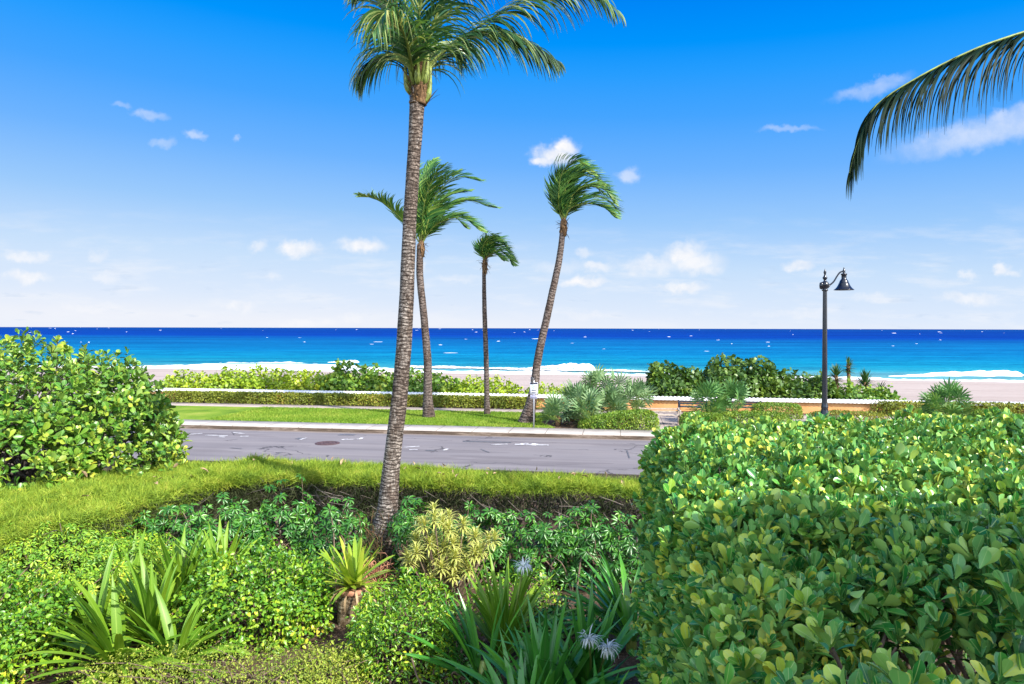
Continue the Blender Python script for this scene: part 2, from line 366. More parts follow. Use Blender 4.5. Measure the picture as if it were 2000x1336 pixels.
M['trunk'] = trunk_mat('palm_trunk_ringed', (.035, .025, .02), (.15, .122, .105), (.43, .375, .33), 16.)
M['trunk_far'] = trunk_mat('palm_trunk_grey', (.04, .03, .026), (.12, .092, .08), (.27, .22, .19), 7.)

def road_mat():
    m, nt, out = newmat('asphalt')
    o = coords(nt)
    st = noise(nt, coords(nt, 'Object', (.10, 2.2, 1)), 1., 5, .6)
    big = noise(nt, o, .25, 4); fine = noise(nt, o, 60, 3, .7)
    v = math_(nt, 'ADD', math_(nt, 'MULTIPLY', st, .5), math_(nt, 'ADD', math_(nt, 'MULTIPLY', big, .3), math_(nt, 'MULTIPLY', fine, .2)))
    c = ramp(nt, v, [(.33, (.125, .112, .118)), (.5, (.18, .163, .17)), (.68, (.225, .206, .208))])
    # fine dark cracks
    vo = N(nt, 'ShaderNodeTexVoronoi'); vo.feature = 'DISTANCE_TO_EDGE'; vo.inputs['Scale'].default_value = .42
    wv = N(nt, 'ShaderNodeVectorMath'); wv.operation = 'ADD'
    nn = N(nt, 'ShaderNodeTexNoise'); nn.inputs['Scale'].default_value = 1.2; nn.inputs['Detail'].default_value = 4; nt.links.new(o, nn.inputs['Vector'])
    nt.links.new(nn.outputs['Color'], wv.inputs[0]); nt.links.new(coords(nt, 'Object', (.55, 1.2, 1)), wv.inputs[1]); nt.links.new(wv.outputs[0], vo.inputs['Vector'])
    crk = math_(nt, 'MULTIPLY', math_(nt, 'LESS_THAN', vo.outputs['Distance'], .011), math_(nt, 'GREATER_THAN', noise(nt, o, .35, 2), .53))
    c = mix(nt, c, (.05, .045, .05), math_(nt, 'MULTIPLY', crk, .8))
    sp = N(nt, 'ShaderNodeSeparateXYZ'); nt.links.new(o, sp.inputs[0])
    wear = math_(nt, 'SINE', math_(nt, 'MULTIPLY', sp.outputs[1], 3.5)); pat = noise(nt, coords(nt, 'Object', (.12, .9, 1)), 1., 2, .4)
    c = mix(nt, c, (.74, .73, .74), math_(nt, 'MULTIPLY', math_(nt, 'GREATER_THAN', pat, .60), .6), 'MULTIPLY')
    c = mix(nt, c, (1.10, 1.09, 1.07), math_(nt, 'MULTIPLY', math_(nt, 'MULTIPLY_ADD', wear, .5), .8, True), 'MULTIPLY')
    gut = math_(nt, 'GREATER_THAN', math_(nt, 'ADD', sp.outputs[1], math_(nt, 'MULTIPLY', big, .5)), 28.95)
    c = mix(nt, c, (.20, .155, .12), math_(nt, 'MULTIPLY', gut, .7))
    principled(nt, out, c, .85, .25, bump(nt, fine, .35, .01)); return m
M['road'] = road_mat()
def concrete_mat(name, col, slab, stain=.3):
    m, nt, out = newmat(name); o = coords(nt)
    sp = N(nt, 'ShaderNodeSeparateXYZ'); nt.links.new(o, sp.inputs[0])
    n1 = noise(nt, o, 1.4, 5, .65); n2 = noise(nt, o, 35, 3)
    v = math_(nt, 'ADD', math_(nt, 'MULTIPLY', n1, .75), math_(nt, 'MULTIPLY', n2, .25))
    c = ramp(nt, v, [(.32, tuple(k*(1-stain) for k in col)), (.6, col), (.75, tuple(min(.9, k*1.08) for k in col))])
    fr = math_(nt, 'FRACT', math_(nt, 'DIVIDE', sp.outputs[0], slab))
    j = math_(nt, 'LESS_THAN', fr, .035/slab)
    c = mix(nt, c, (.12, .10, .085), math_(nt, 'MULTIPLY', j, .8))
    principled(nt, out, c, .85, .25, bump(nt, n2, .2, .01)); return m
M['walk'] = concrete_mat('pavement_concrete', (.45, .405, .365), 1.52)
M['path'] = concrete_mat('path_concrete', (.40, .33, .29), 1.9)
def kerb_mat():
    m, nt, out = newmat('kerb_face'); o = coords(nt)
    n1 = noise(nt, coords(nt, 'Object', (1.5, 6, 14)), 1., 5, .7); n2 = noise(nt, coords(nt, 'Object', (.45, 1, 1)), 1., 3)
    v = math_(nt, 'ADD', math_(nt, 'MULTIPLY', n1, .55), math_(nt, 'MULTIPLY', n2, .45))
    c = ramp(nt, v, [(.36, (.045, .032, .024)), (.52, (.11, .08, .06)), (.7, (.36, .29, .24))])
    principled(nt, out, c, .9, .15); return m
M['kerb'] = kerb_mat()
def ground_mat():
    m, nt, out = newmat('garden_mulch'); o = coords(nt)
    n1 = noise(nt, o, 9, 6, .7); n2 = noise(nt, coords(nt, 'Object', (30, 18, 20)), 1., 4, .7)
    v = math_(nt, 'ADD', math_(nt, 'MULTIPLY', n1, .5), math_(nt, 'MULTIPLY', n2, .5))
    c = ramp(nt, v, [(.35, (.03, .02, .014)), (.52, (.10, .065, .045)), (.72, (.26, .18, .13))])
    principled(nt, out, c, .95, .1, bump(nt, v, .8, .05)); return m
M['mulch'] = ground_mat()
def lawn_mat():
    m, nt, out = newmat('lawn_base'); o = coords(nt)
    n1 = noise(nt, o, .6, 4, .6); n2 = noise(nt, o, 18, 4, .7)
    v = math_(nt, 'ADD', math_(nt, 'MULTIPLY', n1, .5), math_(nt, 'MULTIPLY', n2, .5))
    c = ramp(nt, v, [(.38, (.075, .15, .015)), (.5, (.16, .26, .022)), (.64, (.30, .32, .06))])
    principled(nt, out, c, .9, .1, bump(nt, n2, .6, .04)); return m
M['lawn'] = lawn_mat()
def sand_mat():
    m, nt, out = newmat('beach_sand'); o = coords(nt)
    n1 = noise(nt, coords(nt, 'Object', (.05, .25, 1)), 1., 5, .6); n2 = noise(nt, o, 1.6, 5, .7); n3 = noise(nt, coords(nt, 'Object', (.22, 1.1, 1)), 1., 4, .75)
    v = math_(nt, 'ADD', math_(nt, 'MULTIPLY', n1, .6), math_(nt, 'MULTIPLY', n2, .4))
    c = ramp(nt, v, [(.35, (.315, .25, .22)), (.5, (.385, .315, .28)), (.68, (.43, .36, .325))])
    c = mix(nt, c, (.10, .075, .06), math_(nt, 'MULTIPLY', math_(nt, 'GREATER_THAN', n3, .705), .75))
    principled(nt, out, c, .95, .1, bump(nt, n2, .6, .15)); return m
M['sand'] = sand_mat()
def water_mat():
    m, nt, out = newmat('sea_water')
    o = coords(nt); sp = N(nt, 'ShaderNodeSeparateXYZ'); nt.links.new(o, sp.inputs[0])
    # the sea deepens and darkens away from the shore line y = 124 - .215 x
    d = math_(nt, 'ADD', sp.outputs[1], math_(nt, 'MULTIPLY', sp.outputs[0], .2))
    t = math_(nt, 'DIVIDE', 120., math_(nt, 'MAXIMUM', d, 60.))
    nb = noise(nt, coords(nt, 'Object', (.004, .016, 1)), 1., 4, .6)
    t = math_(nt, 'ADD', t, math_(nt, 'MULTIPLY', math_(nt, 'SUBTRACT', nb, .5), math_(nt, 'MULTIPLY', t, .35)))
    c = ramp(nt, t, [(.0, (.002, .045, .19)), (.06, (.001, .034, .21)), (.17, (.001, .036, .24)), (.26, (.002, .088, .265)), (.52, (.002, .132, .30)), (.70, (.005, .195, .318)), (.82, (.02, .23, .315)), (.93, (.11, .31, .34))])
    w1 = noise(nt, coords(nt, 'Object', (.03, .15, 1)), 1., 7, .72); w2 = noise(nt, coords(nt, 'Object', (.25, .9, 1)), 1., 4, .6)
    wr = ramp(nt, math_(nt, 'ADD', math_(nt, 'MULTIPLY', w1, .7), math_(nt, 'MULTIPLY', w2, .3)), [(.36, (.42, .52, .66)), (.5, (1, 1, 1)), (.64, (1.3, 1.25, 1.12))])
    c = mix(nt, c, wr, .85, 'MULTIPLY')
    w3 = noise(nt, coords(nt, 'Object', (.006, .042, 1)), 1., 5, .6); w4 = noise(nt, coords(nt, 'Object', (.0013, .006, 1)), 1., 4, .6)
    for w_ in (w3, w4): c = mix(nt, c, ramp(nt, w_, [(.36, (.66, .74, .82)), (.5, (1, 1, 1)), (.64, (1.22, 1.18, 1.08))]), .8, 'MULTIPLY')
    h = math_(nt, 'ADD', w1, math_(nt, 'MULTIPLY', w2, .3))
    bn = bump(nt, h, .8, 1.6)
    df = N(nt, 'ShaderNodeBsdfDiffuse'); nt.links.new(c, df.inputs[0]); nt.links.new(bn, df.inputs['Normal'])
    gl = N(nt, 'ShaderNodeBsdfGlossy'); gl.inputs['Roughness'].default_value = .3; nt.links.new(bn, gl.inputs['Normal'])
    ms = N(nt, 'ShaderNodeMixShader'); ms.inputs[0].default_value = .025; nt.links.new(df.outputs[0], ms.inputs[1]); nt.links.new(gl.outputs[0], ms.inputs[2]); nt.links.new(ms.outputs[0], out.inputs['Surface']); return m
M['water'] = water_mat()
def foam_mat():
    m, nt, out = newmat('sea_foam'); o = coords(nt)
    n1 = noise(nt, coords(nt, 'Object', (.18, .5, .8)), 1., 6, .7); n2 = noise(nt, coords(nt, 'Object', (.05, .30, .3)), 1., 3, .6)
    v = math_(nt, 'ADD', math_(nt, 'MULTIPLY', n1, .55), math_(nt, 'MULTIPLY', n2, .45))
    c = ramp(nt, v, [(.38, (.16, .40, .48)), (.44, (.45, .58, .62)), (.48, (.80, .81, .82)), (1, (.85, .85, .85))])
    principled(nt, out, c, .8, .2, bump(nt, n1, .6, .3)); return m
M['foam'] = foam_mat()
M['breaker'] = plain('breaking_crest', (.84, .85, .86), .8, .2, var=.08, vs=.8, bmp=.5)
def stucco_mat():
    m, nt, out = newmat('orange_stucco'); o = coords(nt)
    n1 = noise(nt, o, .8, 5, .7); n2 = noise(nt, o, 30, 3)
    c = ramp(nt, n1, [(.3, (.58, .26, .095)), (.5, (.70, .35, .14)), (.72, (.74, .44, .22))])
    principled(nt, out, c, .9, .15, bump(nt, n2, .3, .01)); return m
M['stucco'] = stucco_mat()
def worn_paint():
    m, nt, out = newmat('worn_road_paint'); o = coords(nt)
    n1 = noise(nt, o, 3.5, 5, .75)
    c = ramp(nt, n1, [(.42, (.22, .205, .22)), (.5, (.58, .57, .58)), (.7, (.74, .73, .73))])
    principled(nt, out, c, .8, .2); return m
M['paint'] = worn_paint()
M['iron_rust'] = plain('rusty_cast_iron', (.10, .06, .06), .7, .3, .3, var=.5, vs=12, bmp=.6)
M['bark'] = trunk_mat('stump_bark', (.10, .07, .04), (.27, .20, .12), (.50, .42, .30), 5.)
M['house_wall'] = plain('cream_stucco', (.78, .75, .69), .9, .2, var=.06, vs=2)
M['house_trim'] = plain('white_trim', (.75, .74, .72), .6, .3, var=.04)
M['glass'] = plain('window_glass', (.03, .04, .05), .06, .8, var=.1)

# ------------------------------------------------------------------ camera, sun, sky
cam = bpy.data.cameras.new('camera'); camo = bpy.data.objects.new('camera', cam); COL.objects.link(camo)
cam.sensor_width = 36; cam.lens = 36*F_PX/2000; cam.shift_y = -27/2000
cam.clip_start = .05; cam.clip_end = 200000
camo.location = (0, 0, CAMZ); camo.rotation_euler = (R(90), -R(.143), 0)
scene.camera = camo
SUN_EL = R(40); sun_h = nrm(np.array([1., -.85, 0]))
sdir = np.array([sun_h[0]*math.cos(SUN_EL), sun_h[1]*math.cos(SUN_EL), math.sin(SUN_EL)])
sl = bpy.data.lights.new('sun', 'SUN'); sl.energy = 5.0; sl.angle = R(.5); sl.color = (1, .95, .86)
so = bpy.data.objects.new('sun', sl); COL.objects.link(so); so.location = (20, -20, 30)
so.rotation_euler = Vector(tuple(sdir)).to_track_quat('Z', 'Y').to_euler()
scene.view_settings.view_transform = 'Standard'; scene.view_settings.look = 'None'
EXPO = .7
scene.view_settings.exposure = EXPO; scene.view_settings.gamma = 1
scene.cycles.max_bounces = 6; scene.cycles.transparent_max_bounces = 4

def build_world():
    w = bpy.data.worlds.new('World'); scene.world = w; w.use_nodes = True; nt = w.node_tree; nt.nodes.clear()
    out = N(nt, 'ShaderNodeOutputWorld'); bg = N(nt, 'ShaderNodeBackground'); nt.links.new(bg.outputs[0], out.inputs[0])
    sky = N(nt, 'ShaderNodeTexSky'); sky.sky_type = 'NISHITA'; sky.sun_disc = False
    sky.sun_elevation = SUN_EL; sky.sun_rotation = math.atan2(sun_h[0], sun_h[1])
    dirv = N(nt, 'ShaderNodeTexCoord').outputs['Generated']
    sp = N(nt, 'ShaderNodeSeparateXYZ'); nt.links.new(dirv, sp.inputs[0])
    z = sp.outputs[2]
    x01 = math_(nt, 'MULTIPLY', sp.outputs[0], .035)
    zz = math_(nt, 'ADD', z, x01)
    c = ramp(nt, zz, [(0, (.86, .89, .97)), (.03, (.73, .83, .985)), (.085, (.58, .755, .98)), (.15, (.33, .595, .98)), (.22, (.155, .455, 1.0)), (.285, (.06, .375, 1.0)), (.335, (.02, .34, 1.0)), (.37, (.0, .30, .98)), (.43, (.0, .22, .92)), (.7, (.0, .14, .66)), (1, (.0, .11, .55))])
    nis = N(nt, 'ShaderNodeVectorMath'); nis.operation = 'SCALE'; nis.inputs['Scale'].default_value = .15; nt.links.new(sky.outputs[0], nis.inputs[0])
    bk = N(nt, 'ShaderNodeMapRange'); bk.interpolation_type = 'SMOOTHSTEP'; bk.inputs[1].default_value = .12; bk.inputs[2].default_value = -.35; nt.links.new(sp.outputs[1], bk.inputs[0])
    glow = N(nt, 'ShaderNodeVectorMath'); glow.operation = 'MULTIPLY_ADD'; nt.links.new(nis.outputs[0], glow.inputs[0]); glow.inputs[1].default_value = (1.9, 1.9, 1.9); glow.inputs[2].default_value = (.8, .9, 1.0)  # brighter sky added behind the viewpoint to lift the shade
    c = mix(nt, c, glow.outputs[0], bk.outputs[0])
    # clouds: direction projected on a far vertical wall of air
    y = math_(nt, 'MAXIMUM', sp.outputs[1], .04)
    cv = N(nt, 'ShaderNodeCombineXYZ'); nt.links.new(math_(nt, 'DIVIDE', sp.outputs[0], y), cv.inputs[0]); nt.links.new(math_(nt, 'DIVIDE', z, y), cv.inputs[1])
    nn = N(nt, 'ShaderNodeTexNoise'); nn.inputs['Scale'].default_value = 26; nn.inputs['Detail'].default_value = 6; nn.inputs['Roughness'].default_value = .6
    nt.links.new(cv.outputs[0], nn.inputs['Vector'])
    nn2 = N(nt, 'ShaderNodeTexNoise'); nn2.inputs['Scale'].default_value = 70; nn2.inputs['Detail'].default_value = 4; nt.links.new(cv.outputs[0], nn2.inputs['Vector'])
    vs = []
    for src, amt in ((nn, .040), (nn2, .016)):
        s = N(nt, 'ShaderNodeVectorMath'); s.operation = 'SUBTRACT'; nt.links.new(src.outputs['Color'], s.inputs[0]); s.inputs[1].default_value = (.5, .5, .5)
        k = N(nt, 'ShaderNodeVectorMath'); k.operation = 'MULTIPLY'; nt.links.new(s.outputs[0], k.inputs[0]); k.inputs[1].default_value = (amt, amt*.8, 0); vs.append(k.outputs[0])
    a = N(nt, 'ShaderNodeVectorMath'); nt.links.new(cv.outputs[0], a.inputs[0]); nt.links.new(vs[0], a.inputs[1])
    b = N(nt, 'ShaderNodeVectorMath'); nt.links.new(a.outputs[0], b.inputs[0]); nt.links.new(vs[1], b.inputs[1])
    cw = b.outputs[0]
    clouds = [(1082, 303, 44, 21, 1, 0), (1100, 288, 30, 17, 1, 0), (1060, 315, 26, 12, .9, 0), (1232, 343, 24, 14, .45, 0), (580, 486, 42, 15, .85, 0), (565, 478, 22, 12, .9, 0), (707, 476, 46, 15, .95, 0),
              (505, 483, 16, 12, .5, 0), (50, 502, 40, 12, .6, 0), (85, 497, 20, 10, .5, 0), (190, 496, 20, 10, .35, 0), (50, 543, 48, 11, .75, 0), (205, 541, 32, 10, .4, 0),
              (290, 224, 34, 11, .32, -5), (238, 206, 20, 7, .2, 0), (318, 278, 20, 11, .28, 0), (382, 262, 22, 10, .38, 0), (460, 272, 11, 8, .3, 0), (820, 515, 13, 15, .7, 0),
              (1335, 496, 42, 22, .9, 0), (1360, 512, 50, 20, .8, 0), (1270, 516, 70, 15, .55, 0), (1385, 527, 32, 13, .55, 0), (1142, 551, 44, 11, .9, 0), (1165, 525, 34, 10, .65, 0),
              (1138, 496, 16, 12, .5, 0), (1095, 520, 60, 12, .3, 0), (1337, 561, 44, 11, .8, 0), (1557, 521, 28, 12, .75, 0), (1955, 522, 17, 12, .7, 0), (1975, 530, 18, 7, .5, 0), (1890, 582, 60, 12, .6, 0),
              (1710, 582, 42, 10, .35, 0), (470, 601, 30, 10, .5, 0), (535, 541, 22, 8, .3, 0), (690, 621, 22, 10, .4, 0), (900, 545, 60, 9, .25, 0), (600, 632, 80, 9, .4, 0), (1890, 537, 20, 8, .5, 0),
              (1930, 258, 190, 30, .50, 13), (1990, 225, 120, 20, .45, 14), (1700, 172, 80, 15, .33, 16), (1740, 155, 40, 9, .3, 0), (1540, 253, 60, 7, .25, 2), (1130, 612, 60, 8, .3, 0), (170, 598, 80, 8, .3, 0), (1560, 612, 90, 9, .3, 0)]
    tot = None
    for px, py, rx, ry, dn, an in clouds:
        mp = N(nt, 'ShaderNodeMapping'); mp.vector_type = 'TEXTURE'
        mp.inputs['Location'].default_value = ((px-CX)/F_PX, (HZ+.0025*(px-CX)-py)/F_PX, 0); mp.inputs['Rotation'].default_value = (0, 0, R(an))
        mp.inputs['Scale'].default_value = (rx*1.25/F_PX, ry*1.3/F_PX, 1); nt.links.new(cw, mp.inputs[0])
        ln = N(nt, 'ShaderNodeVectorMath'); ln.operation = 'LENGTH'; nt.links.new(mp.outputs[0], ln.inputs[0])
        mr = N(nt, 'ShaderNodeMapRange'); mr.interpolation_type = 'SMOOTHSTEP'
        mr.inputs[1].default_value = 1.08; mr.inputs[2].default_value = .22; mr.inputs[3].default_value = 0; mr.inputs[4].default_value = dn
        nt.links.new(ln.outputs['Value'], mr.inputs[0])
        tot = mr.outputs[0] if tot is None else math_(nt, 'MAXIMUM', tot, mr.outputs[0])
    tex = math_(nt, 'MULTIPLY_ADD', nn.outputs['Fac'], .7); nt.nodes[-1].inputs[2].default_value = .62
    tot = math_(nt, 'MULTIPLY', tot, tex, True)
    front = math_(nt, 'GREATER_THAN', sp.outputs[1], .1)
    # thin streaky layer low over the sea
    mp = N(nt, 'ShaderNodeMapping'); mp.inputs['Scale'].default_value = (5, 26, 1); nt.links.new(cv.outputs[0], mp.inputs[0])
    st = noise(nt, mp.outputs[0], 1.6, 6, .62)
    s1 = N(nt, 'ShaderNodeMapRange'); s1.interpolation_type = 'SMOOTHSTEP'; s1.inputs[1].default_value = .46; s1.inputs[2].default_value = .70; nt.links.new(st, s1.inputs[0])
    s2 = N(nt, 'ShaderNodeMapRange'); s2.interpolation_type = 'SMOOTHSTEP'; s2.inputs[1].default_value = .17; s2.inputs[2].default_value = .05; nt.links.new(z, s2.inputs[0])
    lay = math_(nt, 'MULTIPLY', math_(nt, 'MULTIPLY', s1.outputs[0], s2.outputs[0]), .45)
    c = mix(nt, c, (.92, .94, .985), math_(nt, 'MULTIPLY', lay, front))
    # grey-blue underside streaks
    st2 = noise(nt, mp.outputs[0], 3.1, 5, .6)
    s3 = N(nt, 'ShaderNodeMapRange'); s3.interpolation_type = 'SMOOTHSTEP'; s3.inputs[1].default_value = .58; s3.inputs[2].default_value = .72; nt.links.new(st2, s3.inputs[0])
    c = mix(nt, c, (.50, .64, .86), math_(nt, 'MULTIPLY', math_(nt, 'MULTIPLY', math_(nt, 'MULTIPLY', s3.outputs[0], s2.outputs[0]), .28), front))
    cc = ramp(nt, math_(nt, 'ADD', math_(nt, 'MULTIPLY', nn2.outputs['Fac'], .4), math_(nt, 'MULTIPLY', nn.outputs['Fac'], .6)), [(.38, (.84, .88, .96)), (.55, (1, .99, 1))])
    c = mix(nt, c, cc, math_(nt, 'MULTIPLY', tot, front))
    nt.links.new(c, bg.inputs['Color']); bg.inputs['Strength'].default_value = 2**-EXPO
build_world()

# ------------------------------------------------------------------ the setting
def local_sheet(name, us, vs, zf, mat):
    g = Geo(); sheet(g, us, vs, zf)
    return tag(g.build(name, mat, rot=-TH), kind='structure')
def gz(u, v):
    z = np.interp(v, [-900, 16.5, 21.28, 21.34, 29.05, 29.10, 38.85, 39.1, 41.5, 48], [.2, .2, .11, -.12, -.12, .09, .09, -.25, -.35, -1.2])
    bump_ = .035*wob(np.stack([u, v, u*0], -1), .9)
    return z+np.where((v < 20) & (v > -12) & (np.abs(u) < 25), bump_, 0)
vs_ = [-900, -300, -60, -20] + list(np.arange(-12, 21, .6)) + [21.28, 21.34, 29.05, 29.10, 34, 38.85, 39.1, 41.5, 48]
us_ = [-900, -300, -80, -40] + list(np.arange(-25, 25.1, .8)) + [40, 80, 300, 900]
local_sheet('ground', us_, vs_, gz, M['mulch'])
UR = list(np.linspace(-300, 300, 61))
def roadz(u, v): return .05*(1-((v-25.2)/4)**2)*.6-.03
local_sheet('road', UR, np.linspace(21.4, 29.06, 9), roadz, M['road'])
def kerb(name, v0, v1, z1):
    g = Geo(); sheet(g, UR, [v0, v0+.001, v0+.02, v1-.001, v1], lambda u, v: np.where(v <= v0, -.12, np.where(v >= v1, -.12, np.where(v < v0+.01, z1-.02, z1))))
    return tag(g.build(name, M['kerb'], rot=-TH), kind='structure')
kerb('kerb', 29.0, 29.16, .105); kerb('kerb', 21.26, 21.42, .10)
local_sheet('pavement', UR, [29.04, 29.06, 30.62, 30.64], lambda u, v: np.where((v < 29.05) | (v > 30.63), .02, .125), M['walk'])
LU = -3.1                                                     # lawn ends here, planting bed begins
def lawn_edge(v): return LU+.35*np.sin(v*1.3)-.5*(v-31.5)/5
vv = np.linspace(30.65, 36.15, 12)
g = Geo(); A = np.linspace(0, 1, 40)
VV = np.array([[(-60+(lawn_edge(v)+60)*a, v, .112) for v in vv] for a in A]); i, j = np.meshgrid(np.arange(39), np.arange(11), indexing='ij'); k = i*12+j
g.add(VV.reshape(-1, 3), np.stack([k, k+12, k+13, k+1], -1).reshape(-1, 4))
tag(g.build('lawn', M['lawn'], rot=-TH), kind='structure')
local_sheet('path', UR, [36.16, 36.18, 37.5, 37.52], lambda u, v: np.where((v < 36.17) | (v > 37.51), .05, .12), M['path'])
local_sheet('paved_terrace', [.75, .77, 2.6, 4.5, 6, 9, 12], [30.66, 32, 34, 36.15], .122, M['path'])
# grass blades on the lawn
n = 70000
v = rng.uniform(30.68, 36.1, n); u = rng.uniform(-19, 1, n)*1.0; ok = u < lawn_edge(v)-.05; u, v = u[ok], v[ok]
pos = np.stack([u*TC+v*TS, -u*TS+v*TC, np.full(len(u), .11)], 1)
g = Geo(); d = nrm(rdir(len(u))*.7+UPV); scatter(g, NEEDLE, d, rdir(len(u)), pos, np.stack([rng.uniform(.02, .04, len(u)), rng.uniform(.04, .10, len(u))], 1))
tag(g.build('grass', M['grass']), kind='stuff')
# beach and sea
def shore_y(x): return 124.2-.215*x
def beach_pts():
    xs = np.concatenate([[-3000, -900, -300], np.arange(-160, 161, 4), [300, 900, 3000]]); fr = np.concatenate([np.linspace(0, 1.2, 40)])
    X, Fq = np.meshgrid(xs, fr, indexing='ij'); y0 = 38.9/TC-.1512*X+.2
    ys = np.where(np.abs(X) > 400, 124.2-.215*np.sign(X)*400-.15*(X-np.sign(X)*400), shore_y(X))
    Y = y0+(ys-y0)*Fq; Z = -.32-3.18*Fq+.10*wob(np.stack([X, Y, X*0], -1), .12)*np.clip(Fq*4, 0, 1)*np.clip((1.02-Fq)*8, 0, 1)
    m = len(fr); i, j = np.meshgrid(np.arange(len(xs)-1), np.arange(m-1), indexing='ij'); k = i*m+j
    return np.stack([X, Y, Z], -1).reshape(-1, 3), np.stack([k, k+m, k+m+1, k+1], -1).reshape(-1, 4)
g = Geo(); V, F = beach_pts(); g.add(V, F); tag(g.build('beach', M['sand']), kind='structure')
SEAZ = -3.5
def seaz(x, y):
    a = np.clip(1-np.abs(y-170)/170, 0, 1)
    return SEAZ+a*(.16*np.sin(y*.55+x*.03+2*np.sin(x*.021))+.10*np.sin(y*.9+x*.11))*np.clip((y-shore_y(x)-8)/12, 0, 1)
g = Geo(); xs = np.concatenate([[-60000, -20000, -6000, -1800, -700], np.arange(-260, 261, 6.), [700, 1800, 6000, 20000, 60000]])
ys = np.concatenate([np.arange(60, 300, 1.6), [310, 330, 360, 420, 520, 800, 1500, 4000, 12000, 40000, 90000]])
sheet(g, xs, ys, seaz); tag(g.build('water', M['water']), kind='structure')
def on_sea(px, py, z=SEAZ):
    h = HZ+.0025*(px-CX); d = (CAMZ-z)*F_PX/(py-h); return np.array([(px-CX)/F_PX*d, d, z])
# wash of foam along the shore: ragged strip lying on the water
def strip(name, top, bot, z, amp, mat, n=420, seed=0):
    xs = np.linspace(top[0][0], top[-1][0], n)
    ty = np.interp(xs, *zip(*top)); by = np.interp(xs, *zip(*bot))
    rs = np.random.default_rng(seed); ph = rs.uniform(0, 6, 6)
    wv = sum(np.sin(xs*f+p)/(k+1.5) for k, (f, p) in enumerate(zip((.021, .05, .11, .23, .41, .83), ph)))
    ty = ty+wv*amp; by = by+np.roll(wv, 31)*amp*.5
    V = []
    for x, a, b in zip(xs, ty, by):
        a = min(a, b-.3)
        for t in (0, .25, .5, .75, 1):
            p = on_sea(x, a+(b-a)*t); p[2] = z+.05*math.sin(t*math.pi); V.append(p)
    m = 5; i, j = np.meshgrid(np.arange(n-1), np.arange(m-1), indexing='ij'); k = i*m+j
    g = Geo(); g.add(V, np.stack([k, k+1, k+m+1, k+m], -1).reshape(-1, 4)); return tag(g.build(name, mat), kind='structure')
strip('foam', [(-200, 716), (300, 714), (470, 709), (560, 707), (640, 710), (720, 718), (800, 722), (1000, 725), (1250, 730), (1500, 734), (1650, 737), (1800, 741), (2200, 747)],
      [(-200, 722), (300, 722), (480, 725), (640, 728), (800, 731), (1000, 733), (1250, 737), (1500, 739), (1650, 741), (1800, 745), (2200, 750)], SEAZ+.06, 1.5, M['foam'], seed=2)
strip('foam', [(780, 714), (900, 718), (1060, 720), (1220, 724), (1330, 730)], [(780, 719), (900, 721), (1060, 724), (1220, 727), (1330, 731)], SEAZ+.14, 1.2, M['foam'], seed=5)
def breaker(px0, px1, py0, py1, h, seed):
    a, b = on_sea(px0, py0), on_sea(px1, py1); n = 70; rs = np.random.default_rng(seed)
    ax = nrm(b-a); ay = np.array([-ax[1], ax[0], 0]); ph = rs.uniform(0, 6, 5); g = Geo(); V = []
    for i in range(n):
        t = i/(n-1); env = max(.03, min(1, t*1.5+.05)*min(1, (1-t)*14))**.8
        hh = h*env*(.85+.14*math.sin(t*11+ph[0])*math.sin(t*27+ph[1])+.05*math.sin(t*70+ph[2])); wd = 1.9*env*(1+.3*math.sin(t*31+ph[3]))
        c = a+(b-a)*t+ay*math.sin(t*9+ph[4])*.5
        for q, (o, zz) in enumerate(((-1.3, -.05), (-.95, .35), (-.55, .8), (-.1, 1), (.4, .8), (.9, .3), (1.4, -.05))):
            V.append(c+ay*o*wd+np.array([0, 0, zz*hh+.04*hh*math.sin(t*200+q*2.1)]))
    i, j = np.meshgrid(np.arange(n-1), np.arange(6), indexing='ij'); k = i*7+j
    g.add(V, np.stack([k, k+7, k+8, k+1], -1).reshape(-1, 4)); return tag(g.build('breaking_wave', M['breaker']), kind='structure')
breaker(1030, 1160, 719, 718, 1.0, 1); breaker(1733, 1998, 735, 732.5, .95, 2); breaker(640, 702, 708, 707.5, .55, 3); breaker(2040, 2300, 737, 735, 1.0, 4)
# whitecaps
g = Geo()
for _ in range(130):
    y = 641.8+50*rng.random()**2.8; px = rng.uniform(-400, 2400)
    p = on_sea(px, y+.0025*(px-CX)); d = p[1]
    L = min(4, rng.uniform(.25, .9)*(.5+d/430)); hh = min(1.3, (.05+.12*rng.random())*(.5+d/480)); wd = L*.28
    if rng.random() < .06: L *= 2.6; hh *= 1.2
    sk = rng.normal()*.12; V = []
    for t in np.linspace(-1, 1, 7):
        e = math.sqrt(max(0, 1-t*t))*(.7+.3*rng.random())
        for o, zz in ((-1, -.06), (0, 1), (1, -.06)):
            V.append(p+np.array([t*L, o*wd*e+t*sk*L, zz*hh*e+.02]))
    F = [(3*a+b, 3*a+3+b, 3*a+4+b, 3*a+1+b) for a in range(6) for b in (0, 1)]
    g.add(V, F)
tag(g.build('whitecaps', M['breaker']), kind='stuff')

